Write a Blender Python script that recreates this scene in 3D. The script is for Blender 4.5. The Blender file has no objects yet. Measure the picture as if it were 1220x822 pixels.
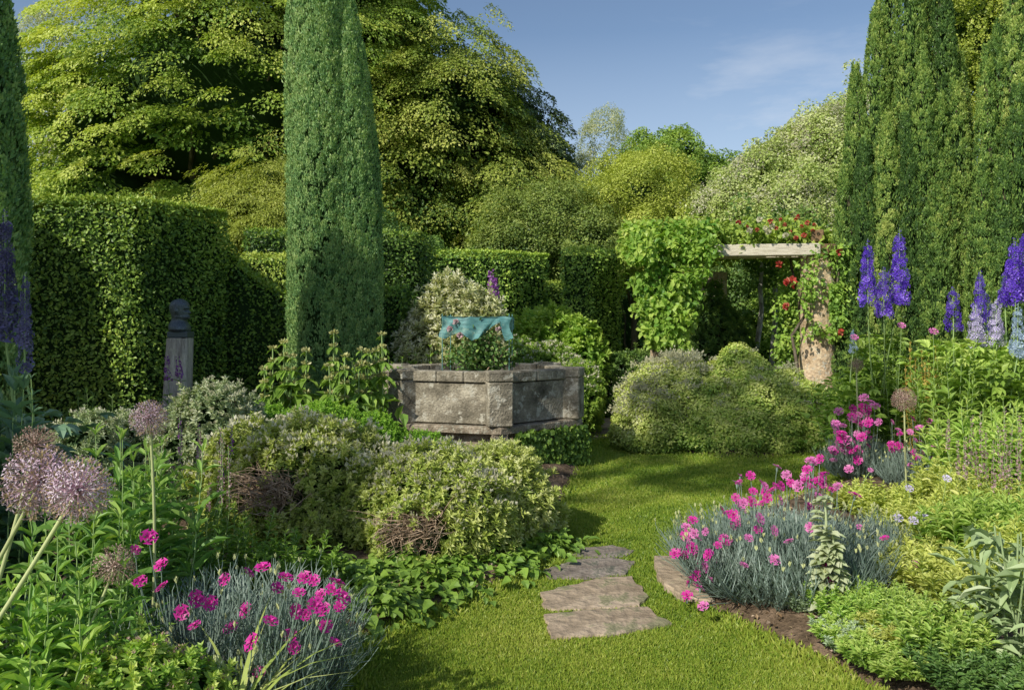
import bpy, math
import numpy as np
R = np.random.default_rng(7)
H, F0, HZ = 1.36, 950.0, 385.0
def P3(px, py, d): return np.array([(px-610)/F0*d, d, H-(py-HZ)/F0*d])
def X(px, d): return (px-610)/F0*d
def Z(py, d): return H-(py-HZ)/F0*d
def G(px, py):
    d = H*F0/(py-HZ); return (X(px, d), d)
SC = bpy.context.scene
COL = SC.collection
# ------------------------------------------------------------------ mesh builder
class MB:
    def __init__(s): s.V=[]; s.F=[]; s.A=[]; s.M=[]; s.n=0; s.sm=[]
    def add(s, v, f, a=0.5, mi=0, smooth=False):
        v = np.asarray(v, float).reshape(-1,3); f = np.asarray(f, int)
        s.V.append(v); s.F.append(f+s.n); s.n += len(v)
        s.A.append(np.broadcast_to(np.asarray(a, float), (len(v),)))
        s.M.append(np.full(len(f), mi)); s.sm.append(np.full(len(f), smooth))
        return s
    def build(s, name, mats, parent=None, label=None, world=True, stuff=False):
        me = bpy.data.meshes.new(name)
        V = np.concatenate(s.V)
        loc = np.array(parent.location) if (parent is not None and world) else np.zeros(3)
        if world and parent is not None and parent.parent is not None: loc = loc+np.array(parent.parent.location)
        V = V-loc
        me.vertices.add(len(V)); me.vertices.foreach_set('co', V.astype(np.float32).ravel())
        lo = np.concatenate([f.ravel() for f in s.F]); cnt = np.concatenate([np.full(len(f), f.shape[1]) for f in s.F])
        st = np.concatenate([[0], np.cumsum(cnt)[:-1]])
        me.loops.add(len(lo)); me.loops.foreach_set('vertex_index', lo.astype(np.int32))
        me.polygons.add(len(cnt)); me.polygons.foreach_set('loop_start', st.astype(np.int32))
        me.polygons.foreach_set('material_index', np.concatenate(s.M).astype(np.int32))
        me.polygons.foreach_set('use_smooth', np.concatenate(s.sm))
        me.update(calc_edges=True)
        at = me.attributes.new('v', 'FLOAT', 'POINT'); at.data.foreach_set('value', np.concatenate(s.A).astype(np.float32))
        for m in (mats if isinstance(mats, (list, tuple)) else [mats]): me.materials.append(m)
        o = bpy.data.objects.new(name, me); COL.objects.link(o)
        if parent is not None: o.parent = parent
        if label: o['label'] = label
        if stuff: o['kind'] = 'stuff'
        return o
def tag(o, label=None, cat=None, group=None, kind=None):
    if label: o['label'] = label
    if cat: o['category'] = cat
    if group: o['group'] = group
    if kind: o['kind'] = kind
    return o
def thing(name, label, cat, loc=(0,0,0), rz=0, group=None):
    o = bpy.data.objects.new(name, None); COL.objects.link(o)
    o.location = [float(c) for c in loc]; o.rotation_euler = (0,0,rz); o.empty_display_size = .1
    return tag(o, label, cat, group)
def dup(root, loc, rz=0, sc=1, label=None, group=None, mats=None):
    r = root.copy(); COL.objects.link(r)
    r.location = [float(c) for c in loc]; r.rotation_euler = (0,0,rz)
    r.scale = (sc,sc,sc) if not isinstance(sc, tuple) else sc
    if label: r['label'] = label
    if group: r['group'] = group
    for ch in list(root.children):
        c = ch.copy(); COL.objects.link(c); c.parent = r
        for g in list(ch.children):
            k = g.copy(); COL.objects.link(k); k.parent = c
    return r
# ------------------------------------------------------------------ vector helpers
def nz(a): return a/np.maximum(np.linalg.norm(a, axis=-1, keepdims=True), 1e-9)
def rdir(n): return nz(R.normal(size=(n,3)))
UP = np.array([0,0,1.])
def scatter(mb, T, P, D, N, S, W=1.0, a=0.5, mi=0):
    """instance template T=(verts, faces[, dv]) at P; local y along D, local z near N"""
    tv, tf = np.asarray(T[0], float), T[1]
    n = len(P); D = nz(np.broadcast_to(D,(n,3))); N = np.broadcast_to(N,(n,3))
    B = nz(np.cross(D, N)+1e-6); N2 = np.cross(B, D)
    S = np.broadcast_to(np.asarray(S,float),(n,)); W = np.broadcast_to(np.asarray(W,float),(n,))
    v = P[:,None]+S[:,None,None]*(tv[None,:,0:1]*W[:,None,None]*B[:,None]+tv[None,:,1:2]*D[:,None]+tv[None,:,2:3]*N2[:,None])
    k = len(tv)
    av = np.repeat(np.broadcast_to(np.asarray(a,float),(n,)), k)
    if len(T) > 2: av = av+np.tile(np.asarray(T[2],float), n)
    fs = tf if isinstance(tf, list) and isinstance(tf[0], np.ndarray) else [np.asarray(tf)]
    base = mb.n; first = True
    for f in fs:
        ff = (f[None]+(np.arange(n)*k)[:,None,None]).reshape(-1, f.shape[1])
        if first: mb.add(v.reshape(-1,3), ff, av, mi); first = False
        else: mb.F.append(ff+base); mb.M.append(np.full(len(ff), mi)); mb.sm.append(np.full(len(ff), False))
RH = ([(0,0,0),(.5,.45,.08),(0,1,0),(-.5,.45,.08)], np.array([[0,1,2,3]]))
RH2 = ([(0,0,0),(.5,.5,.1),(0,1,-.15),(-.5,.5,.1)], np.array([[0,1,2],[0,2,3]]))
LEAF = ([(0,0,0),(.42,.3,.1),(.34,.68,.06),(0,1,-.18),(-.34,.68,.06),(-.42,.3,.1),(0,.45,0)],
        np.array([[0,1,2,6],[6,2,3,3],[0,6,4,5],[6,3,4,4]])[[0,2]], [0,0,0,.05,0,0,-.12])
LEAF = (LEAF[0], [np.array([[0,1,2,6],[0,6,4,5]]), np.array([[6,2,3],[6,3,4]])], LEAF[2])
def blade_t(nseg=4, bend=.5, fold=.0):
    v=[];f=[]
    for i in range(nseg+1):
        t=i/nseg; w=.5*(1-t**2.2)+.02; ang=bend*t
        y=t*math.cos(ang*.7); z=-t*t*bend*.6
        v += [(-w,y,z+fold*w),(w,y,z+fold*w)]
    for i in range(nseg): a=2*i; f.append((a,a+1,a+3,a+2))
    return (v, np.array(f))
BL = blade_t(3,.5); BL2 = blade_t(5,.9,.4)
def tube(mb, pts, rad, sides=6, a=.5, mi=0, cap=False):
    pts = np.asarray(pts,float); n=len(pts); rad=np.broadcast_to(np.asarray(rad,float),(n,))
    t = nz(np.gradient(pts, axis=0)); ref = np.array([1,0,0.]) if abs(t[0,2])>.8 else UP
    b = nz(np.cross(t, ref)); c = np.cross(b, t)
    an = np.linspace(0, 2*np.pi, sides, endpoint=False)
    v = pts[:,None]+rad[:,None,None]*(np.cos(an)[None,:,None]*b[:,None]+np.sin(an)[None,:,None]*c[:,None])
    i = np.arange(n-1)[:,None]*sides; j=np.arange(sides)[None]; j2=(j+1)%sides
    f = np.stack([i+j, i+j2, i+sides+j2, i+sides+j], -1).reshape(-1,4)
    mb.add(v.reshape(-1,3), f, a, mi, True)
    if cap: mb.F.append((mb.n-sides+np.arange(sides))[None].astype(int)); mb.M.append(np.array([mi])); mb.sm.append(np.array([False]))
def curve(p0, p1, bow=(0,0,0), n=6, wob=0.0):
    t = np.linspace(0,1,n)[:,None]; p0=np.array(p0,float); p1=np.array(p1,float)
    c = p0+(p1-p0)*t+np.array(bow)*(4*t*(1-t))
    if wob: c[1:-1] += R.normal(size=(n-2,3))*wob
    return c
def box(mb, c, s, rz=0, a=.5, mi=0, bev=0.0):
    c=np.array(c,float); h=np.array(s,float)/2
    if bev <= 0:
        v=np.array([(x,y,z) for x in (-1,1) for y in (-1,1) for z in (-1,1)])*h
        f=[[0,1,3,2],[4,6,7,5],[0,4,5,1],[2,3,7,6],[0,2,6,4],[1,5,7,3]]
    else:
        v=[];f=[];idx={}
        for sx in (-1,1):
            for sy in (-1,1):
                for sz in (-1,1):
                    for ax in range(3):
                        q=[sx*h[0],sy*h[1],sz*h[2]]; 
                        for k in range(3):
                            if k!=ax: q[k]-=(sx,sy,sz)[k]*bev
                        idx[(sx,sy,sz,ax)]=len(v); v.append(q)
        v=np.array(v)
        def q4(l): f.append(l)
        for ax in range(3):
            o=[k for k in range(3) if k!=ax]
            for s_ in (-1,1):
                l=[]
                for (p,q_) in ((-1,-1),(1,-1),(1,1),(-1,1)):
                    k=[0,0,0];k[ax]=s_;k[o[0]]=p;k[o[1]]=q_; l.append(idx[(*k,ax)])
                f.append(l)
            for p in (-1,1):
                for q_ in (-1,1):
                    k1=[0,0,0];k1[o[0]]=p;k1[o[1]]=q_;k1[ax]=-1;k2=list(k1);k2[ax]=1
                    f.append([idx[(*k1,o[0])],idx[(*k2,o[0])],idx[(*k2,o[1])],idx[(*k1,o[1])]])
    cz,sz=math.cos(rz),math.sin(rz)
    v=np.array(v); v=np.stack([v[:,0]*cz-v[:,1]*sz, v[:,0]*sz+v[:,1]*cz, v[:,2]],-1)+c
    mb.add(v, f, a, mi)
    if bev>0:
        t=[]
        for sx in (-1,1):
            for sy in (-1,1):
                for sz_ in (-1,1): t.append([idx[(sx,sy,sz_,k)]+mb.n-len(v) for k in range(3)])
        mb.F.append(np.array(t)); mb.M.append(np.full(8,mi)); mb.sm.append(np.full(8,False))
def noise3(p, f=1.0, seed=0):
    r=np.random.default_rng(seed); s=0
    for k in range(5):
        w=r.normal(size=3)*f*(1.6**k); ph=r.uniform(0,6.28); s=s+np.sin(p@w+ph+1.3*np.sin(p@(w[[1,2,0]]*.7)+ph*2))/(1.35**k)
    return s/2.6
# ------------------------------------------------------------------ materials
def mat(name, rough=.7):
    m=bpy.data.materials.new(name); m.use_nodes=True; nt=m.node_tree; nt.nodes.clear()
    out=nt.nodes.new('ShaderNodeOutputMaterial'); b=nt.nodes.new('ShaderNodeBsdfPrincipled')
    b.inputs['Roughness'].default_value=rough; nt.links.new(b.outputs[0],out.inputs[0])
    return m,nt,b,out
def N_(nt,t,**k):
    n=nt.nodes.new(t)
    for a,v in k.items(): setattr(n,a,v)
    return n
def ramp(nt, stops, interp='LINEAR'):
    r=nt.nodes.new('ShaderNodeValToRGB'); e=r.color_ramp.elements; r.color_ramp.interpolation=interp
    while len(e)<len(stops): e.new(.5)
    for i,(p,c) in enumerate(stops): e[i].position=p; e[i].color=(*c[:3],1)
    return r
GAIN=3.8; CAP=.74
def foliage(name, cols, trans=.3, rough=.45, spec=.35, nscale=1.5, namp=.25, tint=(1.25,1.25,.5), hue=.0):
    """leaf colour from the per-leaf attribute v plus a soft noise in the plant's own space"""
    m,nt,b,out=mat(name,rough); L=nt.links.new
    at=N_(nt,'ShaderNodeAttribute',attribute_name='v'); tc=N_(nt,'ShaderNodeTexCoord'); no=N_(nt,'ShaderNodeTexNoise')
    no.inputs['Scale'].default_value=nscale; no.inputs['Detail'].default_value=3; L(tc.outputs['Object'],no.inputs['Vector'])
    ma=N_(nt,'ShaderNodeMath',operation='MULTIPLY_ADD'); L(no.outputs['Fac'],ma.inputs[0]); ma.inputs[1].default_value=namp*2; ma.inputs[2].default_value=-namp
    ad=N_(nt,'ShaderNodeMath',operation='ADD'); L(at.outputs['Fac'],ad.inputs[0]); L(ma.outputs[0],ad.inputs[1])
    cols=[tuple(CAP*(1-math.exp(-k*GAIN/CAP)) for k in c_) for c_ in cols]
    n=len(cols); r=ramp(nt,[(i/(n-1) if n>1 else 0,c) for i,c in enumerate(cols)]); L(ad.outputs[0],r.inputs[0])
    oi=N_(nt,'ShaderNodeObjectInfo'); hs=N_(nt,'ShaderNodeHueSaturation'); mr=N_(nt,'ShaderNodeMapRange')
    L(oi.outputs['Random'],mr.inputs[0]); mr.inputs[3].default_value=.88; mr.inputs[4].default_value=1.14
    L(mr.outputs[0],hs.inputs['Value']); L(r.outputs[0],hs.inputs['Color'])
    L(hs.outputs[0],b.inputs['Base Color']); b.inputs['Specular IOR Level'].default_value=spec
    if trans>0:
        tr=N_(nt,'ShaderNodeBsdfTranslucent'); mx=N_(nt,'ShaderNodeMixShader'); mc=N_(nt,'ShaderNodeMix',data_type='RGBA',blend_type='MULTIPLY')
        mc.inputs['Factor'].default_value=1; L(hs.outputs[0],mc.inputs['A']); mc.inputs['B'].default_value=(*tint,1); L(mc.outputs['Result'],tr.inputs[0])
        mx.inputs[0].default_value=trans; L(b.outputs[0],mx.inputs[1]); L(tr.outputs[0],mx.inputs[2]); L(mx.outputs[0],out.inputs[0])
    return m
def stony(name, cols, scale=6, bump=.3, rough=.85, lich=None, fine=40, streak=None):
    m,nt,b,out=mat(name,rough); L=nt.links.new
    tc=N_(nt,'ShaderNodeTexCoord'); n1=N_(nt,'ShaderNodeTexNoise'); n1.inputs['Scale'].default_value=scale; n1.inputs['Detail'].default_value=8; n1.inputs['Roughness'].default_value=.65
    vec=tc.outputs['Object']
    if streak:
        mp=N_(nt,'ShaderNodeMapping'); mp.inputs['Scale'].default_value=streak; L(vec,mp.inputs[0]); vec=mp.outputs[0]
    L(vec,n1.inputs['Vector'])
    r=ramp(nt,[(.28+.44*i/(len(cols)-1),c) for i,c in enumerate(cols)]); L(n1.outputs['Fac'],r.inputs[0]); c=r.outputs[0]
    n2=N_(nt,'ShaderNodeTexNoise'); n2.inputs['Scale'].default_value=fine; n2.inputs['Detail'].default_value=6; L(vec,n2.inputs['Vector'])
    mx=N_(nt,'ShaderNodeMix',data_type='RGBA',blend_type='OVERLAY'); mx.inputs['Factor'].default_value=.6; L(c,mx.inputs['A']); L(n2.outputs['Fac'],mx.inputs['B']); c=mx.outputs['Result']
    if lich:
        n3=N_(nt,'ShaderNodeTexNoise'); n3.inputs['Scale'].default_value=scale*2.3; n3.inputs['Detail'].default_value=7; n3.inputs['Roughness'].default_value=.7; L(tc.outputs['Object'],n3.inputs['Vector'])
        r3=ramp(nt,[(.54,(0,0,0)),(.6,(1,1,1))]); L(n3.outputs['Fac'],r3.inputs[0])
        m3=N_(nt,'ShaderNodeMix',data_type='RGBA'); L(r3.outputs[0],m3.inputs['Factor']); L(c,m3.inputs['A']); m3.inputs['B'].default_value=(*lich,1); c=m3.outputs['Result']
    L(c,b.inputs['Base Color']); b.inputs['Specular IOR Level'].default_value=.2
    bp=N_(nt,'ShaderNodeBump'); bp.inputs['Strength'].default_value=bump; bp.inputs['Distance'].default_value=.02; L(n2.outputs['Fac'],bp.inputs['Height']); L(bp.outputs[0],b.inputs['Normal'])
    return m
BARK=stony('bark',[(.03,.025,.018),(.10,.08,.055),(.2,.17,.13)],8,.6,.9,streak=(1,1,.25))
BIRCH=stony('silver_bark',[(.15,.14,.12),(.45,.44,.4),(.6,.6,.56)],8,.3,.8)
TWIG=stony('twig',[(.12,.08,.055),(.36,.26,.18),(.58,.45,.33)],20,.2,.8)
STONE=stony('weathered_stone',[(.055,.05,.036),(.225,.20,.15),(.45,.41,.32)],5,.8,.9,lich=(.42,.40,.33),fine=55)
STONE_D=stony('mossy_stone',[(.06,.055,.04),(.23,.19,.14),(.42,.36,.28)],9,.8,.9,lich=(.36,.35,.28),fine=55)
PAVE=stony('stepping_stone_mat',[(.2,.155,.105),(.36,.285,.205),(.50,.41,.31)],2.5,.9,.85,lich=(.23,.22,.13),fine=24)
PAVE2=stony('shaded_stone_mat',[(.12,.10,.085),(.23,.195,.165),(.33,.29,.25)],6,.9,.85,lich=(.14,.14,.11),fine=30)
RUBBLE=stony('rubble_column',[(.2,.14,.08),(.48,.36,.23),(.68,.55,.38)],9,1,.9,lich=(.45,.42,.34),fine=30)
WOODW=stony('weathered_oak',[(.4,.36,.28),(.6,.55,.44),(.75,.7,.58)],5,.5,.8,fine=60,streak=(1,8,14))
WOODE=stony('end_grain_oak',[(.08,.05,.025),(.17,.11,.06),(.25,.17,.09)],12,.5,.8)
PED=stony('pedestal_limestone',[(.2,.18,.16),(.42,.38,.34),(.65,.6,.52)],5,.4,.85,streak=(6,6,.6),lich=(.5,.47,.38))
SOIL=stony('soil',[(.035,.025,.016),(.12,.085,.055),(.28,.2,.14)],9,1,.95,fine=60)
BRONZE,_nt,_b,_o=mat('dark_bronze',.42); _b.inputs['Base Color'].default_value=(.05,.06,.07,1); _b.inputs['Metallic'].default_value=.55
_n=N_(_nt,'ShaderNodeTexNoise'); _n.inputs['Scale'].default_value=40; _bp=N_(_nt,'ShaderNodeBump'); _bp.inputs['Strength'].default_value=.35; _bp.inputs['Distance'].default_value=.01
_nt.links.new(_n.outputs['Fac'],_bp.inputs['Height']); _nt.links.new(_bp.outputs[0],_b.inputs['Normal'])
_r=ramp(_nt,[(.35,(.05,.065,.075)),(.7,(.15,.18,.205))]); _nt.links.new(_n.outputs['Fac'],_r.inputs[0]); _nt.links.new(_r.outputs[0],_b.inputs['Base Color'])
# teal netting: real woven mesh with open pores
NET,_nt,_b,_o=mat('teal_netting',.6)
_n=N_(_nt,'ShaderNodeTexNoise'); _n.inputs['Scale'].default_value=9; _n.inputs['Detail'].default_value=4; _r=ramp(_nt,[(.3,(.03,.13,.14)),(.7,(.13,.34,.34))]); _nt.links.new(_n.outputs['Fac'],_r.inputs[0]); _nt.links.new(_r.outputs[0],_b.inputs['Base Color'])
_t=N_(_nt,'ShaderNodeBsdfTransparent'); _m=N_(_nt,'ShaderNodeMixShader'); _m.inputs[0].default_value=.22; _nt.links.new(_b.outputs[0],_m.inputs[1]); _nt.links.new(_t.outputs[0],_m.inputs[2]); _nt.links.new(_m.outputs[0],_o.inputs[0])
CANE,_nt,_b,_o=mat('green_cane',.5); _b.inputs['Base Color'].default_value=(.08,.2,.17,1)

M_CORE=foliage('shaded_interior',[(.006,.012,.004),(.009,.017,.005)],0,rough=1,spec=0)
M_YEW=foliage('yew_hedge_leaf',[(.005,.013,.003),(.028,.062,.009),(.10,.18,.02),(.21,.31,.033)],.2,nscale=1.2,namp=.3)  # darkest stops lowered, hedge shade put into the leaf colour
M_CYP=foliage('cypress_leaf',[(.022,.055,.02),(.06,.13,.036),(.13,.225,.055),(.2,.3,.08)],.15,nscale=1.5,namp=.25)
M_IYEW=foliage('irish_yew_leaf',[(.018,.04,.01),(.05,.10,.018),(.12,.19,.03),(.22,.28,.05)],.2,nscale=1.2,namp=.3)
M_HORN=foliage('hornbeam_leaf',[(.022,.045,.006),(.085,.135,.016),(.17,.225,.028),(.27,.31,.05)],.32,nscale=.35,namp=.3)
M_BEECH=foliage('beech_leaf',[(.02,.042,.008),(.085,.125,.016),(.18,.22,.03),(.28,.31,.05)],.3,nscale=.35,namp=.3)
M_SPR=foliage('spruce_leaf',[(.012,.025,.01),(.035,.055,.018),(.07,.09,.03)],.12,nscale=.5)
M_OLIVE=foliage('olive_leaf',[(.022,.042,.009),(.06,.09,.015),(.12,.15,.026)],.25,nscale=.5)
M_YEL=foliage('golden_leaf',[(.06,.085,.012),(.15,.19,.022),(.27,.30,.045)],.35,nscale=.6)
M_LIME=foliage('lime_leaf',[(.035,.07,.01),(.10,.165,.018),(.2,.27,.035)],.35,nscale=.6)
M_PALE=foliage('pale_leaf',[(.09,.12,.05),(.2,.23,.1),(.34,.36,.2)],.35,nscale=.6)
M_PGRN=foliage('willow_leaf',[(.06,.085,.02),(.15,.2,.045),(.28,.33,.09)],.35,nscale=.6)
M_WTREE=foliage('whitebeam_leaf',[(.04,.07,.015),(.11,.165,.03),(.2,.26,.06),(.3,.34,.14)],.3,nscale=.6)
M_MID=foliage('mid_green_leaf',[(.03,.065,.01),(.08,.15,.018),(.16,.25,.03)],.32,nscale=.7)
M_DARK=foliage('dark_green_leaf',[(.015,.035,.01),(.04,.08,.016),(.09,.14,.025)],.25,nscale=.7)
M_HEBE=foliage('hebe_leaf',[(.03,.055,.008),(.12,.175,.024),(.24,.30,.05),(.36,.41,.12)],.25,nscale=3,namp=.25)
M_LUMP=foliage('lumpy_bush_leaf',[(.03,.065,.01),(.09,.155,.02),(.18,.25,.035),(.28,.32,.07)],.25,nscale=3,namp=.25)
M_HEBEG=foliage('grey_hebe_leaf',[(.03,.055,.02),(.10,.15,.055),(.2,.26,.11),(.32,.36,.2)],.2,nscale=3,namp=.25)
M_BOX=foliage('fine_green_leaf',[(.03,.08,.008),(.08,.18,.014),(.16,.28,.025)],.25,nscale=3)
M_VAR=foliage('variegated_leaf',[(.05,.07,.02),(.24,.26,.09),(.5,.48,.27)],.25,nscale=3)
M_WIST=foliage('wisteria_leaf',[(.03,.08,.01),(.085,.17,.018),(.18,.29,.035)],.4,nscale=1.5)
M_LUSH=foliage('lush_leaf',[(.03,.085,.012),(.09,.19,.022),(.18,.31,.04),(.3,.42,.06)],.35,nscale=4)
M_LANCE=foliage('lance_leaf',[(.022,.065,.012),(.065,.15,.025),(.14,.25,.04),(.28,.38,.06)],.35,nscale=4)
M_BLUEG=foliage('blue_green_leaf',[(.015,.04,.02),(.04,.08,.045),(.08,.13,.08)],.25,nscale=4)
M_GREY=foliage('grey_blue_blade',[(.015,.028,.02),(.075,.11,.09),(.16,.205,.175)],.2,nscale=5)
M_SILV=foliage('woolly_grey_leaf',[(.045,.07,.025),(.105,.155,.06),(.19,.24,.12)],.2,rough=.8,nscale=5)
M_SILVG=foliage('grey_green_small_leaf',[(.05,.085,.04),(.12,.18,.09),(.22,.3,.17)],.25,nscale=5)
M_PALG=foliage('pale_green_leaf',[(.12,.17,.07),(.22,.28,.12),(.32,.37,.2)],.25,nscale=5)
M_OLV=foliage('yellow_green_small_leaf',[(.06,.1,.015),(.16,.21,.03),(.28,.33,.05),(.36,.36,.08)],.35,nscale=4)
M_RUST=foliage('rusty_leaf',[(.12,.06,.02),(.28,.16,.03),(.3,.28,.05)],.3,nscale=6)
M_STRAP=foliage('strap_leaf',[(.08,.13,.02),(.18,.24,.04),(.28,.32,.08)],.3,nscale=4)
M_STEM=foliage('green_stem',[(.06,.11,.03),(.13,.2,.06)],0)
M_STEMP=foliage('pale_stem',[(.13,.15,.05),(.2,.22,.09)],0)
GAIN=1.25; CAP=1.2
M_WHITE=foliage('white_blossom',[(.5,.48,.27),(.72,.69,.46),(.86,.82,.62)],.45,tint=(1,1,1))
M_MAG=foliage('magenta_petal',[(.4,.01,.16),(.6,.02,.28),(.72,.08,.40)],.25,tint=(1.2,1,1.1),namp=.1)
M_PINKP=foliage('soft_pink_petal',[(.5,.07,.28),(.68,.14,.42),(.75,.25,.5)],.25,tint=(1.1,1,1.1),namp=.1)
M_CREAM=foliage('cream_blossom',[(.42,.42,.22),(.64,.62,.38),(.8,.77,.54)],.45,tint=(1,1,1))
M_VIO=foliage('violet_petal',[(.05,.02,.33),(.10,.04,.5),(.2,.1,.62)],.2,tint=(1,1,1.2))
M_LIL=foliage('lilac_petal',[(.35,.3,.6),(.52,.45,.74),(.68,.62,.84)],.2,tint=(1,1,1.1))
M_SKYB=foliage('sky_blue_petal',[(.25,.38,.68),(.42,.58,.82),(.6,.74,.9)],.2,tint=(1,1,1.1))
M_DVIO=foliage('dusky_violet_petal',[(.05,.04,.12),(.10,.09,.22),(.18,.18,.32)],.2,tint=(1,1,1))  # dark violet dimmed further, the plant's shade put into the petal colour
M_ALL=foliage('allium_petal',[(.36,.26,.12),(.46,.26,.36),(.62,.42,.58),(.75,.6,.72)],.2,tint=(1,1,1),namp=.3,nscale=14)
M_ALLD=foliage('dry_allium_petal',[(.24,.13,.10),(.42,.27,.22),(.55,.38,.32)],.2,tint=(1,1,1))
M_DUST=foliage('dusty_pink_floret',[(.22,.12,.11),(.38,.24,.24),(.5,.36,.38)],.2,tint=(1,1,1))
M_PUR=foliage('purple_floret',[(.12,.03,.16),(.25,.07,.33),(.36,.16,.45)],.2,tint=(1,1,1))
M_RED=foliage('red_rose_petal',[(.28,.02,.015),(.42,.05,.035),(.55,.2,.13)],.2,tint=(1,.8,.8))
M_ROSE=foliage('pale_rose_petal',[(.45,.25,.27),(.62,.4,.42),(.7,.55,.55)],.2,tint=(1,1,1))
M_YELF=foliage('pale_yellow_floret',[(.3,.32,.09),(.45,.45,.16),(.6,.58,.3)],.2,tint=(1,1,.7))
GAIN=2.3; CAP=.6
M_GRASS=foliage('grass_blade',[(.035,.075,.008),(.11,.195,.016),(.23,.315,.03),(.40,.43,.07)],.3,nscale=.9,namp=.35)

# ------------------------------------------------------------------ volumes of leaves
def ell_pts(ells, n, zmin=-9, up=0.0):
    E=np.array(ells,float); ar=(E[:,3]*E[:,4]+E[:,3]*E[:,5]+E[:,4]*E[:,5]); k=R.choice(len(E),int(n*1.6),p=ar/ar.sum())
    u=rdir(len(k)); u[:,2]=np.where((u[:,2]<-.3)&(R.random(len(k))<up),-u[:,2],u[:,2])
    c,r=E[k,:3],E[k,3:6]; p=c+u*r; nn=nz(u/r)
    keep=p[:,2]>zmin
    for j in range(len(E)):
        q=(((p-E[j,:3])/E[j,3:6])**2).sum(1); keep&=~((q<.9)&(k!=j))
    i=np.nonzero(keep)[0][:n]
    return p[i],nn[i]
def domes(mb, C, N, rc, per, leaf, W=.7, T=RH, squash=1.0, vup=.25, mi=0, jit=.5, upb=.3, v0=.5, va=.25, zmin=.0):
    """leafy domes: leaves on the outer half of many small lumps"""
    n=len(C); rc=np.broadcast_to(rc,(n,))*R.uniform(.7,1.3,n); cv=R.uniform(-va,va,n)
    i=np.repeat(np.arange(n),per); u=rdir(len(i)); s=(u*N[i]).sum(1); u=np.where((s<-.2)[:,None],-u,u)
    p=C[i]+u*rc[i,None]*np.array([1,1,squash])*R.uniform(.75,1.05,len(i))[:,None]
    keep=p[:,2]>zmin; p,u,i=p[keep],u[keep],i[keep]; m=len(i)
    nn=u*.8+N[i]*.3+UP*upb+R.normal(size=(m,3))*jit; d=np.cross(nn,rdir(m))+u*.25
    scatter(mb,T,p,d,nn,leaf*R.uniform(.6,1.3,m),W,v0+cv[i]+R.normal(size=m)*.13+vup*u[:,2]*.5,mi)
def sprays(mb, C, N, rc, per, leaf, W=.6, T=RH, tilt=.85, droop=.35, mi=0, v0=.45, va=.25, thick=.08, vup=.0, jit=.4):
    """flat tiered boughs, leaves lying along them, tips drooping"""
    n=len(C); rc=np.broadcast_to(rc,(n,))*R.uniform(.6,1.35,n); cv=R.uniform(-va,va,n)
    h=N.copy(); h[:,2]=0; h=nz(h+R.normal(size=(n,3))*.25*np.array([1,1,0]))
    ax=nz(UP*tilt+h*(1-tilt)*1.6+R.normal(size=(n,3))*.12); o=nz(h-ax*(h*ax).sum(1)[:,None]); t=np.cross(ax,o)
    i=np.repeat(np.arange(n),per); m=len(i); a=R.uniform(-1.25,1.25,m)*R.uniform(.3,1,m); r=R.random(m)**.6
    rr=r*rc[i]; L=rr*1.5
    p=C[i]+o[i]*(L*np.cos(a))[:,None]+t[i]*(L*np.sin(a)*.75)[:,None]-UP*((r**2)*rc[i]*droop*1.5)[:,None]+ax[i]*(R.normal(size=m)*thick*rc[i])[:,None]
    d=o[i]*np.cos(a)[:,None]+t[i]*np.sin(a)[:,None]-UP*(.2+.5*r)[:,None]+R.normal(size=(m,3))*.35
    nn=ax[i]+o[i]*.3*r[:,None]+R.normal(size=(m,3))*jit
    scatter(mb,T,p,d,nn,leaf*R.uniform(.6,1.3,m),W,v0+cv[i]+R.normal(size=m)*.12+vup*r,mi)
def core(mb, ells, k=.82, mi=1, a=-.3, zmin=0.0, seed=3):  # dark inner shells, interior shade put into their colour
    for (x,y,z,rx,ry,rz) in ells:
        nu,nv=20,12; th=np.linspace(0,2*np.pi,nu,endpoint=False); ph=np.linspace(-np.pi/2,np.pi/2,nv)
        u=np.stack([np.cos(ph)[:,None]*np.cos(th),np.cos(ph)[:,None]*np.sin(th),np.sin(ph)[:,None]+0*th],-1).reshape(-1,3)
        p=u*np.array([rx,ry,rz])*k*(1+.12*noise3(u*3,1,seed))[:,None]+np.array([x,y,z]); p[:,2]=np.maximum(p[:,2],zmin)
        i=np.arange(nv-1)[:,None]*nu; j=np.arange(nu)[None]; j2=(j+1)%nu
        mb.add(p,np.stack([i+j,i+j2,i+nu+j2,i+nu+j],-1).reshape(-1,4),a,mi,True)
def rosettes(mb, P, A, nl, ln, W=.4, T=RH2, mi=0, v0=.45, tipv=.25, wh=3, va=.15):
    n=len(P); A=nz(A); ref=rdir(n); B=nz(np.cross(A,ref)); C=np.cross(A,B); cv=R.normal(size=n)*va
    for w in range(wh):
        tl=[1.25,.85,.45,.2][w] if wh<=4 else 1.3-1.2*w/wh
        for k in range(nl):
            an=2*np.pi*(k+w*.5)/nl+R.normal(size=n)*.25; tt=tl+R.normal(size=n)*.15
            d=A*np.cos(tt)[:,None]+(B*np.cos(an)[:,None]+C*np.sin(an)[:,None])*np.sin(tt)[:,None]
            nn=A-d*(A*d).sum(1)[:,None]*.9+R.normal(size=(n,3))*.1
            scatter(mb,T,P+A*(w*ln*.28),d,nn,ln*R.uniform(.75,1.2,n)*(1-.12*w),W,v0+cv+tipv*(w/(wh-1)-.5)*2*.5+R.normal(size=n)*.06,mi)
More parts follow.
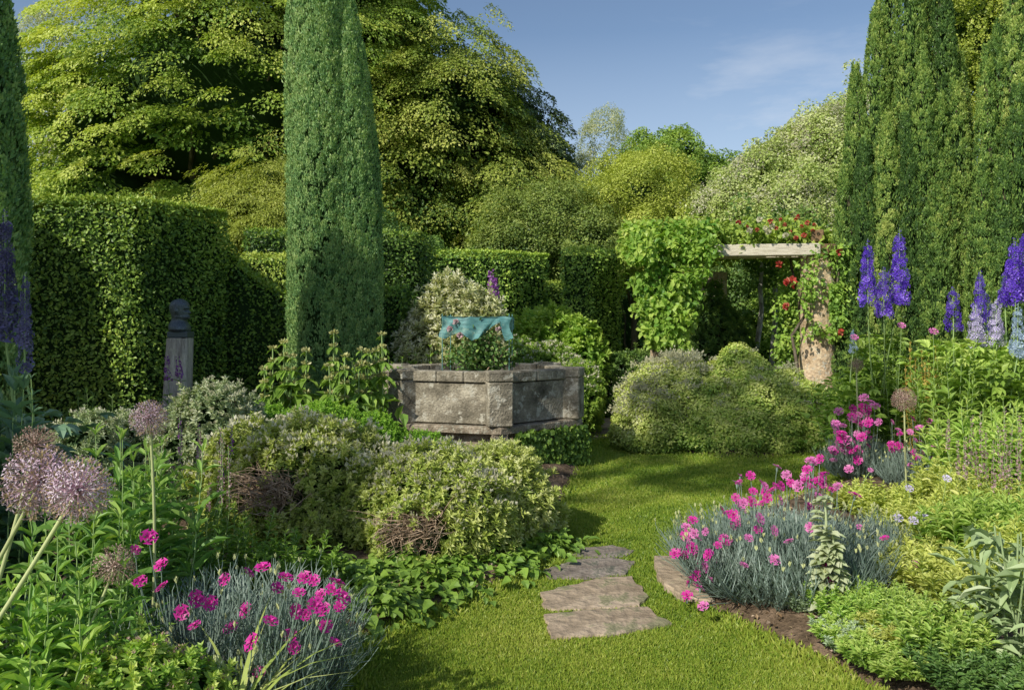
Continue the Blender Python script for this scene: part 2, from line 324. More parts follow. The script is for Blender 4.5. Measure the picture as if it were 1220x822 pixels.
def limb_tree(mb, base, h, r0, crown, n=26, spread=.8, seed=0, mi=0):
    base=np.array(base,float); top=base+np.array([R.normal()*.03*h,R.normal()*.03*h,h])
    tr=curve(base,top,(R.normal()*.03*h,0,0),9); tube(mb,tr,np.linspace(r0,r0*.12,9)*np.r_[1.35,np.ones(8)],9,.5,mi)
    PP,_=ell_pts(crown,n+60)
    for q in range(n):
        e=PP[q%len(PP)].copy(); s=tr[min(7,1+int(R.random()*7))].copy()
        if e[2]<s[2]: s=tr[max(1,int(R.random()*4))]
        e=s+(e-s)*R.uniform(.6,.9)
        c=curve(s,e,(0,0,abs(R.normal())*.03*h),6,.012*h); tube(mb,c,np.linspace(r0*.32,r0*.04,6),5,.5,mi)
        for _k in range(2):
            s2=c[R.integers(2,5)]; tube(mb,curve(s2,s2+(e-s)*.25+R.normal(size=3)*.035*h,(0,0,.01*h),4),np.linspace(r0*.1,r0*.02,4),4,.5,mi)
# ================================================================== SETTING
def ground_mat():
    m,nt,b,out=mat('lawn_turf',.95); L=nt.links.new; tc=N_(nt,'ShaderNodeTexCoord')
    n1=N_(nt,'ShaderNodeTexNoise'); n1.inputs['Scale'].default_value=1.3; n1.inputs['Detail'].default_value=6; L(tc.outputs['Object'],n1.inputs['Vector'])
    n2=N_(nt,'ShaderNodeTexNoise'); n2.inputs['Scale'].default_value=38; n2.inputs['Detail'].default_value=6; n2.inputs['Roughness'].default_value=.7; L(tc.outputs['Object'],n2.inputs['Vector'])
    a=N_(nt,'ShaderNodeMath',operation='MULTIPLY_ADD'); L(n1.outputs['Fac'],a.inputs[0]); a.inputs[1].default_value=.6; a.inputs[2].default_value=-.05
    a2=N_(nt,'ShaderNodeMath',operation='MULTIPLY_ADD'); L(n2.outputs['Fac'],a2.inputs[0]); a2.inputs[1].default_value=.5; L(a.outputs[0],a2.inputs[2])
    r=ramp(nt,[(.2,(.07,.13,.012)),(.45,(.16,.29,.025)),(.65,(.27,.40,.045)),(.85,(.36,.44,.07))]); L(a2.outputs[0],r.inputs[0]); L(r.outputs[0],b.inputs['Base Color'])
    bp=N_(nt,'ShaderNodeBump'); bp.inputs['Strength'].default_value=.9; bp.inputs['Distance'].default_value=.02; L(n2.outputs['Fac'],bp.inputs['Height']); L(bp.outputs[0],b.inputs['Normal'])
    b.inputs['Specular IOR Level'].default_value=.1
    return m
mb=MB(); g=150
mb.add([(-g,-g,0),(g,-g,0),(g,g,0),(-g,g,0)],[[0,1,2,3]]); lawn=tag(mb.build('lawn',ground_mat(),None),kind='structure')
LEFT=[G(*q) for q in ((405,850),(415,822),(432,770),(468,752),(520,733),(575,712),(618,692),(640,664),(655,640),(672,600),(690,565),(694,530),(688,505),(640,492))]
LEFT=[(-.75,1.0),(-.78,2.2)]+LEFT[1:]+[(-.2,12.4),(-12,12.4),(-12,1.0)]
RIGHT=[G(*q) for q in ((1012,822),(985,800),(930,776),(880,752),(838,728),(806,700),(806,672),(860,632),(935,600),(1000,578),(1022,560),(1036,549))]
RIGHT=[(1.9,1.0),(1.72,2.2)]+RIGHT+[(4.9,8.6),(9,9.2),(9,1.0)]
BACK=[G(*q) for q in ((735,502),(733,522),(790,538),(850,544),(930,545),(985,538))]+[(4.2,8.9),(9,9.2),(9,13.5),(1.7,13.5),(1.75,11.0)]
def sdf(poly, p):
    P=np.array(poly); Q=np.roll(P,-1,0); d=np.full(len(p),1e9); ins=np.zeros(len(p),bool)
    for a,b in zip(P,Q):
        e=b-a; w=p-a; t=np.clip((w@e)/(e@e),0,1); d=np.minimum(d,np.linalg.norm(w-t[:,None]*e,axis=1))
        c=((a[1]>p[:,1])!=(b[1]>p[:,1])); xx=a[0]+(p[:,1]-a[1])*e[0]/(e[1]+1e-12); ins^=c&(p[:,0]<xx)
    return np.where(ins,d,-d)
def bed(name, poly, hgt, step=.05):
    P=np.array(poly); x=np.arange(P[:,0].min()-.15,P[:,0].max()+.15,step); y=np.arange(P[:,1].min()-.15,P[:,1].max()+.15,step)
    xx,yy=np.meshgrid(x,y); q=np.stack([xx.ravel(),yy.ravel()],-1); s=sdf(poly,q); q3=np.c_[q,np.zeros(len(q))]
    s=s+.025*noise3(q3*9,1,5)
    z=np.clip(s/.35,-.15,1); z=np.where(z>0,hgt*(1-(1-z)**2),z*.25)+np.where(s>0,.012*noise3(q3*14,1,8)*np.clip(s*12,0,1)+.006,0)
    v=np.c_[q,z]; nx,ny=len(x),len(y); i=(np.arange(ny-1)[:,None]*nx+np.arange(nx-1)[None]); f=np.stack([i,i+1,i+nx+1,i+nx],-1).reshape(-1,4)
    f=f[(s[f]>-.06).any(1)]
    mb=MB(); mb.add(v,f,.5,0,True); return tag(mb.build(name,SOIL,None),kind='structure')
bed('soil_bed',LEFT,.10); bed('soil_bed',RIGHT,.12); bed('soil_bed',BACK,.06,.1)
# flagged path curling behind the well
mb=MB(); pp=[G(702,524),G(735,522),G(737,500),G(742,487),(1.75,13.5),(1.0,13.5),(1.0,11.6),G(690,487),G(694,505)]
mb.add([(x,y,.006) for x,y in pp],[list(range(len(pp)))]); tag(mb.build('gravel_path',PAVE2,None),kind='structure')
def slab(px, label, h=.03, seed=0, m=PAVE, grp=None):
    q=np.array([G(*c) for c in px]); n=[]
    r=np.random.default_rng(seed)
    for a,b in zip(q,np.roll(q,-1,0)):
        k=max(2,int(np.linalg.norm(b-a)/.035))
        for t in range(k):
            nr=nz(np.array([b[1]-a[1],a[0]-b[0]])); n.append(a+(b-a)*t/k+nr*r.normal()*.006)
    n=np.array(n); c=n.mean(0); mb=MB(); k=len(n)
    t=thing('stepping_stone',label,'stepping stone',(c[0],c[1],0)); bpy.data.objects.remove(t)
    rings=[(1.0,-.02),(1.0,h-.008),(.985,h),(.8,h+.002),(.5,h+.003),(.2,h+.002)]
    V=[]
    for s,z in rings:
        w=c+(n-c)*s; V.append(np.c_[w,np.full(k,z)+(.0035*noise3(np.c_[w*14,0*w[:,:1]],1,seed) if z>.01 else 0)])
    V=np.concatenate(V+[np.array([[c[0],c[1],h+.003]])]); V[:,:2]-=c
    i=np.arange(len(rings)-1)[:,None]*k; j=np.arange(k)[None]; j2=(j+1)%k
    mb.add(V,np.stack([i+j,i+j2,i+k+j2,i+k+j],-1).reshape(-1,4)); last=(len(rings)-1)*k
    mb.F.append(np.stack([last+np.arange(k),last+(np.arange(k)+1)%k,np.full(k,len(V)-1)],-1)); mb.M.append(np.zeros(k,int)); mb.sm.append(np.zeros(k,bool))
    o=mb.build('stepping_stone',m,None); o.location=(c[0],c[1],0)
    return tag(o,label,'stepping stone',grp)
slab([(648,738),(656,766),(730,762),(799,749),(772,730),(725,732)],'nearest pale stepping stone, a long slab with its pointed end to the right',.03,1)
slab([(643,711),(650,731),(700,731),(762,727),(773,716),(754,692),(715,693),(688,700)],'middle stepping stone, pinkish slab directly behind the nearest one',.026,2)
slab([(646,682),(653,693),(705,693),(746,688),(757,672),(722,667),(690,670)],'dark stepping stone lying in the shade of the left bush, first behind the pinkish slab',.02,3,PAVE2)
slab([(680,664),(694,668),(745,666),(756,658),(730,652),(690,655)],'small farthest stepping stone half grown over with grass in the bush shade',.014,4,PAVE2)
slab([(778,672),(786,700),(812,722),(852,728),(862,700),(838,672)],'flat pinkish stone at the lawn edge under the big clump of magenta pinks',.05,5)
slab([(693,500),(696,512),(728,513),(733,500)],'worn flagstone on the path just behind the stone well',.03,6)
slab([(697,490),(695,497),(735,497),(740,488)],'farthest flagstone of the path, beside the white-flowering mound',.03,7)
# mown grass blades
def grass():
    mb=MB(); n=150000
    d=3.0/(1-R.random(n)*.74)**.9; d=2.3+(d-3.0)*1.05; px=R.uniform(380,1060,n); x=X(px,d); p=np.c_[x,d]
    s=np.minimum(-sdf(LEFT,p),-sdf(RIGHT,p)); s=np.minimum(s,-sdf(BACK,p)); k=(s>-.05+.04*R.normal(size=n))&(d<10.5)
    for o in [o for o in bpy.data.objects if o.name.startswith('stepping_stone')]:
        vs=np.array([v.co[:2] for v in o.data.vertices[:]])[: (len(o.data.vertices)-1)//6]+np.array(o.location)[:2]
        k&=sdf(vs,p)<.012+R.normal(size=n)*.012
    p=p[k]; dd=d[k]; m=len(p); edge=np.clip(1-s[k]/.12,0,1)*(R.random(m)<.5)
    for t in range(3):
        q=np.c_[p+R.normal(size=(m,2))*.008*np.sqrt(dd)[:,None],np.full(m,-.003)]
        D=UP+R.normal(size=(m,3))*np.array([.55,.55,0]); 
        patch=.5*noise3(q*1.7,1,11)+.3*noise3(q*7,1,12)
        scatter(mb,RH2,q,D,rdir(m),(.022+.012*R.random(m))*(1+.9*edge)*(1+.1*patch),.16*np.sqrt(dd/3)*1.3,.47+.34*patch+R.normal(size=m)*.16)
    o=mb.build('grass',M_GRASS,None,stuff=True); tag(o,'short mown lawn grass between the two flower beds','grass')
grass()
# fallen bits and soil crumbs at the bed edge are part of the soil noise
# ================================================================== HEDGES
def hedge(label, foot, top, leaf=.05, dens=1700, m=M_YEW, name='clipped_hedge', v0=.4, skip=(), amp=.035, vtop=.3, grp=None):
    foot=np.array(foot,float); tf=top if callable(top) else (lambda x,y: np.full(np.shape(x),float(top)))
    c=foot.mean(0); t=thing(name,label,'hedge',(c[0],c[1],0),0,grp); mb=MB(); co=MB()
    nf=len(foot)
    for i in range(nf):
        if i in skip: continue
        a,b=foot[i],foot[(i+1)%nf]; L=np.linalg.norm(b-a); nr=np.array([b[1]-a[1],a[0]-b[0],0])/L
        facing=(-(a+b)/2)@nr[:2]>0; hh=float(np.mean(tf((a[0]+b[0])/2,(a[1]+b[1])/2)))
        n=int(L*hh*dens*(1 if facing else .35)); s=R.random(n); q=a+(b-a)*s[:,None]; z=tf(q[:,0],q[:,1])*R.random(n)**.9
        p=np.c_[q,z]; bump=amp*noise3(p*2.2,1,21)+amp*.6*noise3(p*8,1,22)
        p=p+nr*(bump+R.normal(size=n)*.022)[:,None]
        nn=nr*.9+UP*.35+R.normal(size=(n,3))*.45; D=np.cross(nn,rdir(n))+nr*.35+UP*.15
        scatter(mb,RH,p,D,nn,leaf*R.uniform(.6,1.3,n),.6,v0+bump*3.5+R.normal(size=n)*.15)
    tri=[(0,1,2,3)] if nf==4 else [(0,k,k+1,k+1) for k in range(1,nf-1)]
    for q in tri:
        A=foot[list(q)]; ar=np.linalg.norm(A[1]-A[0])*np.linalg.norm(A[3]-A[0]) if nf==4 else np.linalg.norm(A[1]-A[0])*np.linalg.norm(A[2]-A[0])*.6
        n=int(ar*dens*.9); u=R.random(n)[:,None]; w=R.random(n)[:,None]; xy=(A[0]*(1-u)+A[1]*u)*(1-w)+(A[3]*(1-u)+A[2]*u)*w
        z=tf(xy[:,0],xy[:,1]); p=np.c_[xy,z]; bump=amp*.7*noise3(p*2.2,1,23); p[:,2]+=bump+R.normal(size=n)*.018+.01
        nn=UP+R.normal(size=(n,3))*.45; D=np.cross(nn,rdir(n))+UP*.4
        scatter(mb,RH,p,D,nn,leaf*R.uniform(.6,1.3,n),.55,v0+vtop+R.normal(size=n)*.15)  # lighter top leaves, the sunlit top put into their tone
    # near-black solid core, the hedge's inner shade put into its colour
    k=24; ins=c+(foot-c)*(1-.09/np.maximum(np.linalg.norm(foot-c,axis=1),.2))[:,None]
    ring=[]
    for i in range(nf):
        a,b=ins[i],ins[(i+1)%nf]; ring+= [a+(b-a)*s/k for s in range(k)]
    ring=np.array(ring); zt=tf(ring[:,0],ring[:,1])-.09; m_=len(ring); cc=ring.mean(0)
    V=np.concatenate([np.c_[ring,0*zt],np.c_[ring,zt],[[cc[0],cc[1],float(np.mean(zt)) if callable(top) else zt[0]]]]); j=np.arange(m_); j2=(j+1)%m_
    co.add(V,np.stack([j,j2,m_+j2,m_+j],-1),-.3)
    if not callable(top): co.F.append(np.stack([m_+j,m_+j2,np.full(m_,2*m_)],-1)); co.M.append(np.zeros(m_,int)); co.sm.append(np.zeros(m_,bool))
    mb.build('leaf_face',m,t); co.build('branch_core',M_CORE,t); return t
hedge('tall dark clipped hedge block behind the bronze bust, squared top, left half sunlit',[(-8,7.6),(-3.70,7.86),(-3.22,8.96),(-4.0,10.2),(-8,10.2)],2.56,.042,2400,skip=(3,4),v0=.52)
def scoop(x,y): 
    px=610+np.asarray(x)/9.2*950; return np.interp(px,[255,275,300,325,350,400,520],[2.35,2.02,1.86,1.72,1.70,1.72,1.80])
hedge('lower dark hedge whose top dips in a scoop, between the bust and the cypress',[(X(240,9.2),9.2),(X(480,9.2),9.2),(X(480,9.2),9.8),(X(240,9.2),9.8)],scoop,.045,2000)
hedge('bright low hedge seen above the scooped hedge, left of the cypress',[(X(282,10.6),10.6),(X(372,10.6),10.6),(X(372,10.6),11.3),(X(282,10.6),11.3)],2.25,.05,1700,v0=.8)  # sunlight on this hedge put into its lighter leaf tone
hedge('dark square hedge block rising behind the bright low hedge, left of the cypress',[(X(292,12),12),(X(362,12),12),(X(362,12),13),(X(292,12),13)],2.74,.05,1700,v0=.25)  # shaded face painted in by a darker leaf tone
hedge('narrow dark hedge block directly right of the tall cypress',[(X(425,10.3),10.3),(X(503,10.5),10.5),(X(512,10.9),11.2),(X(425,10.3),11.3)],2.53,.045,1900,v0=.3)  # shade from the cypress put into the darker leaf tone
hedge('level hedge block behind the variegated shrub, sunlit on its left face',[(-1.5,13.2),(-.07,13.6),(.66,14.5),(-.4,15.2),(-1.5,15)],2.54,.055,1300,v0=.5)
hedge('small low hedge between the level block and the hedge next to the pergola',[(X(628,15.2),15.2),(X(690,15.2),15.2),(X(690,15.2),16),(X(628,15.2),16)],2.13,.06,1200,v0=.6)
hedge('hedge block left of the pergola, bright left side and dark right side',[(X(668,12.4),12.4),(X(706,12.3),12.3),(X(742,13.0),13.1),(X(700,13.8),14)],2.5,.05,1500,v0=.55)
# ================================================================== TREES
def tree(label, base, crown, trunk_h, r0, m, fn, n, rc, per, leaf, bark=BARK, name='tree', cat='tree', inner=.3, limbs=20, corek=.0, zmin=.2, blossom=None, up=.4, rough=None, gap=-.6, **kw):
    t=thing(name,label,cat,(base[0],base[1],0)); tm=MB(); limb_tree(tm,(base[0],base[1],-.1),trunk_h,r0,crown,limbs); tm.build('trunk',bark,t)
    cm=MB(); C,Nn=ell_pts(crown,n,zmin,up); dens=noise3(C*.9/max(.6,rc),1,31); keep=dens>gap; C,Nn=C[keep],Nn[keep]
    C=C+Nn*((noise3(C*.45/rc,1,32)*rc*.75+noise3(C*.25/rc,1,33)*rc*.9+R.normal(size=len(C))*rc*.45)[:,None])
    rough=(.26 if name=='shrub' else 0) if rough is None else rough; C=C+Nn*(noise3(C*1.5,1,34)+.6*noise3(C*3.1,1,35))[:,None]*rough; C[:,2]=np.maximum(C[:,2],.05)
    fn(cm,C,Nn,rc,per,leaf,**kw)
    if inner>0:
        E=[(a,b,c,x*.72,y*.72,z*.72) for a,b,c,x,y,z in crown]; C2,N2=ell_pts(E,int(n*inner),zmin); kw2=dict(kw); kw2['v0']=kw.get('v0',.45)-.3; fn(cm,C2,N2,rc*1.2,int(per*.6),leaf*1.5,**kw2)  # inner leaves darker, crown shade put into their tone
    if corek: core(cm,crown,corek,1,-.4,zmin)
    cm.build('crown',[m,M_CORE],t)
    if blossom:
        bm_,k,sz,tmpl=blossom; b=MB(); C,Nn=ell_pts(crown,k,zmin+1,.9); C=C+Nn*(noise3(C*1.5,1,34)+.6*noise3(C*3.1,1,35))[:,None]*rough; C=C+Nn*(R.normal(size=len(C))[:,None]*rc*.35+rc*.45)
        sel=(noise3(C*1.1,1,41)+.6*Nn[:,2]-.5*Nn[:,0]>.12); C,Nn=C[sel],Nn[sel]
        i=np.repeat(np.arange(len(C)),7); p=C[i]+R.normal(size=(len(i),3))*sz*1.2; scatter(b,RH,p,rdir(len(i)),Nn[i]+rdir(len(i)),sz,.8,.6+R.normal(size=len(i))*.25); b.build('blossom',bm_,t)
    return t
def E_(px,py,d,rx,rz,ry=None): # ellipsoid from a centre direction and radii in px at that distance
    c=P3(px,py,d); k=d/F0; return (c[0],c[1],c[2],rx*k,(ry if ry else rx*k*.8),rz*k)
tree('huge hornbeam with tiered yellow-green boughs behind the left hedge',(X(250,20),20),[E_(270,130,20,190,190,3.4),E_(150,170,19.5,110,130,2.4),E_(400,80,20.5,110,150,2.6),E_(330,-90,20,170,140,3),E_(120,240,18.5,90,70,1.6)],11,.38,M_HORN,sprays,1250,.62,260,.08,limbs=40,corek=.6,up=.5,v0=.5,va=.34,thick=.05,inner=.4,rough=.55,gap=-.35)
tree('large dome-shaped beech with drooping sunlit boughs in the middle background',(X(560,20.5),20.5),[E_(535,150,20.5,88,105,2.3),E_(480,190,19.8,85,110,2.0),E_(590,200,21,58,88,1.8),E_(600,238,19.4,62,40,1.5),E_(470,225,19.5,60,50,1.4)],8.2,.32,M_BEECH,sprays,950,.55,250,.075,limbs=34,corek=.58,up=.5,v0=.5,va=.34,droop=.55,thick=.05,inner=.4,rough=.5,gap=-.3)
tree('dark conifer edging the right side of the big beech',(X(650,22),22),[E_(622,225,22,40,70,1.5),E_(600,150,22,28,55,1.1),E_(635,262,21.5,44,44,1.3),E_(632,185,22,18,40,1)],7,.2,M_SPR,sprays,520,.42,150,.08,corek=.7,limbs=10,droop=.5)
tree('dark tree behind the cypress, reaching the sky at the top of the frame',(X(450,24),24),[E_(430,30,24,55,130,2.2),E_(400,150,24,80,120,2.2)],10,.3,M_OLIVE,sprays,520,.5,140,.1,corek=.6,limbs=10)
tree('thin pale willow standing alone against the sky beyond the beech',(X(718,26),26),[E_(718,182,26,23,44,.7),E_(712,225,26,32,36,.8)],6.5,.1,M_PALE,domes,330,.2,60,.06,inner=.2,limbs=24,W=.4)
tree('rounded mid green tree on the skyline right of the willow',(X(795,24),24),[E_(790,210,24,44,42,1.2),E_(840,225,24,38,34,1.2),E_(760,235,24,40,34,1.2)],5,.16,M_MID,domes,420,.28,120,.075,corek=.75,limbs=8)
tree('golden yellow-green bushy shrub behind the hedges left of the pergola',(X(755,18),18),[E_(752,245,18,52,50,1.0),E_(715,262,17.5,40,42,.8),E_(795,262,18,42,36,.8),E_(755,290,17.5,70,40,1)],4,.1,M_YEL,domes,800,.2,90,.055,name='shrub',cat='shrub',corek=.62,limbs=8,v0=.45,W=.5)
tree('dull olive rounded shrub between the conifer and the golden shrub',(X(660,17),17),[E_(655,270,17,46,42,.9),E_(620,290,16.6,50,36,.8),E_(690,290,16.6,40,40,.8)],3.4,.1,M_OLIVE,domes,620,.19,90,.055,name='shrub',cat='shrub',corek=.62,limbs=6,W=.5)
tree('broad white-blossomed tree sloping down to the left behind the pergola',(X(930,18),18),[E_(965,208,18,50,62,1.3),E_(905,244,17.6,50,60,1.1),E_(855,262,17.4,40,40,.9),E_(1025,215,18.4,60,90,1.4),E_(930,280,16.8,86,46,1.1)],5,.18,M_WTREE,domes,1300,.22,100,.058,corek=.74,limbs=14,v0=.5,rough=.35,gap=-.4,blossom=(M_CREAM,7000,.044,0),name='flowering_tree')
tree('bare-looking pale tree against the sky at the far left',(X(70,22),22),[E_(60,120,22,48,105,1.2),E_(100,60,22,44,70,1.2),E_(40,220,21,50,60,1.2)],9,.16,M_PALE,domes,520,.24,60,.06,inner=.15,limbs=60,bark=BIRCH,W=.45)
tree('loose pale green willow-like shrub behind the hedge, left of the cypress',(X(285,15),15),[E_(300,262,15,46,42,.9),E_(325,225,15.4,30,40,.8),E_(255,285,14.6,30,28,.7),E_(330,275,14.6,36,40,.7),E_(285,225,15.2,22,26,.5)],3.8,.09,M_YEL,sprays,900,.30,90,.055,name='shrub',cat='shrub',corek=.6,limbs=10,v0=.5,W=.4)
tree('tall yellowish tree peeping out behind the Irish yews at the right edge',(X(1190,22),22),[E_(1190,60,22,70,90,1.6),E_(1150,20,22,50,60,1.4),E_(1240,150,22,90,110,1.6)],9,.25,M_YEL,domes,800,.3,90,.07,limbs=10,corek=.6,v0=.4)
# plants closing the view behind pergola and hedges
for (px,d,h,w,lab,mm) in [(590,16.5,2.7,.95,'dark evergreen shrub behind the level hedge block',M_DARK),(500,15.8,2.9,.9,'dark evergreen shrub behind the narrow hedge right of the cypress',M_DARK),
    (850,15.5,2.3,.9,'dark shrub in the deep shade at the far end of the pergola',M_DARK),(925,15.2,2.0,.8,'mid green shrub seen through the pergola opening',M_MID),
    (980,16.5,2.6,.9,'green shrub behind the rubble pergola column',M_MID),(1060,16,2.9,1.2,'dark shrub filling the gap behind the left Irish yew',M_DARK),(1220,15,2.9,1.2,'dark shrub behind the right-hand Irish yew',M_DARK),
    (150,13,2.9,1.1,'leafy green shrub rising just above the tall left hedge',M_OLIVE),(60,13,3.0,1.2,'leafy shrub above the left end of the tall hedge',M_OLIVE),(430,14,3.1,1.1,'dark shrub hidden behind the cypress base',M_DARK)]:
    x=X(px,d); tree(lab,(x,d),[(x,d,h*.5,w,w*.8,h*.5),(x+w*.5,d+.2,h*.42,w*.7,w*.6,h*.45)],h*.8,.06,mm,domes,420,.16,80,.055,name='shrub',cat='shrub',corek=.66,limbs=4,inner=0)
mb=MB(); ths=np.linspace(-1.2,1.2,60); cr=[(34*math.sin(a),30*math.cos(a)+4,2.4,2.6,2,3.6+math.sin(a*23)) for a in ths]
C,Nn=ell_pts(cr,4200,.1,.3); domes(mb,C,Nn,.5,60,.16,v0=.4); core(mb,cr,.85,1,-.4)
tag(mb.build('distant_woodland',[M_DARK,M_CORE],None,stuff=True),'far belt of woodland closing the view behind the garden','woodland')
# ================================================================== COLUMNAR EVERGREENS
def column(label, base, spires, n, leaf, m, name, cat='tree', rc=.14, per=60, corek=.8, v0=.45, sv=.1, gv=1.1):
    """each spire: (dx, dy, radius, height)"""
    x0,y0=base; t=thing(name,label,cat,(x0,y0,0)); cm=MB(); tm=MB()
    A=np.array([(a[2]*a[3]) for a in spires]); k=R.choice(len(spires),n,p=A/A.sum()); S=np.array(spires)[k]
    z=R.random(n)**.92*S[:,3]; tt=z/S[:,3]; prof=np.minimum(1,(tt/.06+.55))*np.where(tt<.45,.9+.1*tt/.45,(1-((tt-.45)/.57)**2.3))
    th=R.uniform(0,2*np.pi,n); lump=1+.16*noise3(np.c_[np.cos(th)*2,np.sin(th)*2,z*.9]*1.5+S[:,:1],1,51)
    r=S[:,2]*prof*lump; o=np.c_[np.cos(th),np.sin(th),0*th]; C=np.c_[x0+S[:,0]+o[:,0]*r,y0+S[:,1]+o[:,1]*r,z]
    # upright flame-shaped tufts
    i=np.repeat(np.arange(n),per); q=len(i); h=R.random(q); rr=rc*(1-h*.75)*R.uniform(.6,1.1,q); u=rdir(q); u[:,2]*=.2
    s=(u*o[i]).sum(1); u=np.where((s<-.1)[:,None],-u,u); hs=R.uniform(1.6,3.2,n)[i]*rc
    p=C[i]+u*rr[:,None]+UP*(h*hs)[:,None]+o[i]*(h*rc*.35)[:,None]; 
    D=UP*.9+u*.45+R.normal(size=(q,3))*.3; nn=u+o[i]*.4+R.normal(size=(q,3))*.35
    cv=R.normal(size=n)*.10+(R.normal(size=len(spires))*sv)[k]+(lump-1)*gv+.14*noise3(C*np.array([2,2,.8]),1,52)  # leaf tone drops in the grooves, crease shade put into the colour
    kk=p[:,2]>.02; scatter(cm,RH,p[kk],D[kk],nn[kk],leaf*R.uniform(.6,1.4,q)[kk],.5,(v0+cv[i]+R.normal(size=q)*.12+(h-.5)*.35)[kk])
    nb=n*9; kb=R.choice(len(spires),nb,p=A/A.sum()); S2=np.array(spires)[kb]; z2=R.random(nb)**.92*S2[:,3]; t3=z2/S2[:,3]; th=R.uniform(0,2*np.pi,nb)
    pr2=np.minimum(1,(t3/.06+.55))*np.where(t3<.45,.9+.1*t3/.45,(1-((t3-.45)/.57)**2.3)); lp=1+.16*noise3(np.c_[np.cos(th)*2,np.sin(th)*2,z2*.9]*1.5+S2[:,:1],1,51); o2=np.c_[np.cos(th),np.sin(th),0*th]
    r2=S2[:,2]*pr2*lp*(1+R.uniform(-.10,.13,nb)); q2=np.c_[x0+S2[:,0]+o2[:,0]*r2,y0+S2[:,1]+o2[:,1]*r2,z2]
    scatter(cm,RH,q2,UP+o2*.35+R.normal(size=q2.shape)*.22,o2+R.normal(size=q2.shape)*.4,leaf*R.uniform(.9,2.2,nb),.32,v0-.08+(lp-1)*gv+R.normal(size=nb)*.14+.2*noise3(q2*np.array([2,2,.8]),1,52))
    cm.build('crown',m,t)
    for (dx,dy,r,hh) in spires:
        tube(tm,curve((x0+dx*.3,y0+dy*.3,-.05),(x0+dx,y0+dy,hh*.93),(0,0,0),12,.01),np.linspace(.09,.02,12),7,.5)
        zz=np.linspace(.1,hh*.9,14); t2=zz/hh; pr=np.minimum(1,(t2/.06+.55))*np.where(t2<.45,.9+.1*t2/.45,np.maximum(.02,1-((t2-.45)/.57)**2.3))
        tube(tm,np.c_[np.full(14,x0+dx),np.full(14,y0+dy),zz],np.maximum(r*pr*corek*.92-.03,.01),12,-.4,1)  # dark shell inside each spire, inner shade put into its colour
    tm.build('trunk',[BARK,M_CORE],t); return t
column('tall dense cypress column left of centre, behind the stone well',(X(398,8.9),8.9),[(-.20,0,.30,8.0),(-.04,.1,.28,6.3),(-.12,-.1,.30,5.4),(.14,.0,.32,5.0),(.27,-.02,.25,4.2)],8600,.028,M_CYP,'cypress',rc=.045,per=70,v0=.47,sv=.03,gv=.5,corek=.9)
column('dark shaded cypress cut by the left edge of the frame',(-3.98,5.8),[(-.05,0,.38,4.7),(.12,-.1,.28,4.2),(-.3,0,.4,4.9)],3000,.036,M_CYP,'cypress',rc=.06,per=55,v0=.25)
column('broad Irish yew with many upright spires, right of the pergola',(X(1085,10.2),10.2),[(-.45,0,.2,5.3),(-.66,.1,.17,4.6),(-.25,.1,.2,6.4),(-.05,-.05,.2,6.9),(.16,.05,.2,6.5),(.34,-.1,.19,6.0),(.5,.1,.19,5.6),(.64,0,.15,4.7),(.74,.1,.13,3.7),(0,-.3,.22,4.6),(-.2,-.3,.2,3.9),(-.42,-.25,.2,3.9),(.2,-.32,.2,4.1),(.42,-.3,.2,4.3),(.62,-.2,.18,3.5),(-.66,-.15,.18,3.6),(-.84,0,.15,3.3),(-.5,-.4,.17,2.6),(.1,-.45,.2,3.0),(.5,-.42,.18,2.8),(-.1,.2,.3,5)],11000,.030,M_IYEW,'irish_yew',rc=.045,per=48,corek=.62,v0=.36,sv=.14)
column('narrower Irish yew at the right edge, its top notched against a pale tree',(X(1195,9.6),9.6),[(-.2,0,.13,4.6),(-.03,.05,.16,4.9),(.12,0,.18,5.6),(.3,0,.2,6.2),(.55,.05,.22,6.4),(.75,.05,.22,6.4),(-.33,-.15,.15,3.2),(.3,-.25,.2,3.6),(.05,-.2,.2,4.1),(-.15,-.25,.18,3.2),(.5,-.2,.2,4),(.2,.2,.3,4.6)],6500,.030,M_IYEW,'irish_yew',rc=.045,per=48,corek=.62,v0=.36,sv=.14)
column('unseen upright yew added left of the camera to shade the left bed',(-4.2,.9),[(0,0,.45,3.9),(.2,.2,.35,3.2)],1500,.045,M_IYEW,'irish_yew',rc=.08,per=40)  # out of view, added to throw shade over the left foreground
x,y=-5.46,6.65; tree('unseen round-topped clipped yew added beyond the left edge to shade the hedge',(x,y),[(x,y,1.6,.3,.3,1.6)],1.8,.08,M_YEW,domes,500,.06,70,.05,name='yew',corek=.85,limbs=4,inner=0)  # added out of frame to cast a rounded shadow on the tall hedge
x,y=-7.5,-3.1; tree('unseen high-crowned tree added behind the camera to the left to shade the lawn',(x,y),[(x,y,11.2,1.2,1.1,.75)],10.6,.16,M_MID,domes,120,.2,70,.09,inner=0,limbs=16)  # added out of view, crown shaped to drop dappled shade on the lawn
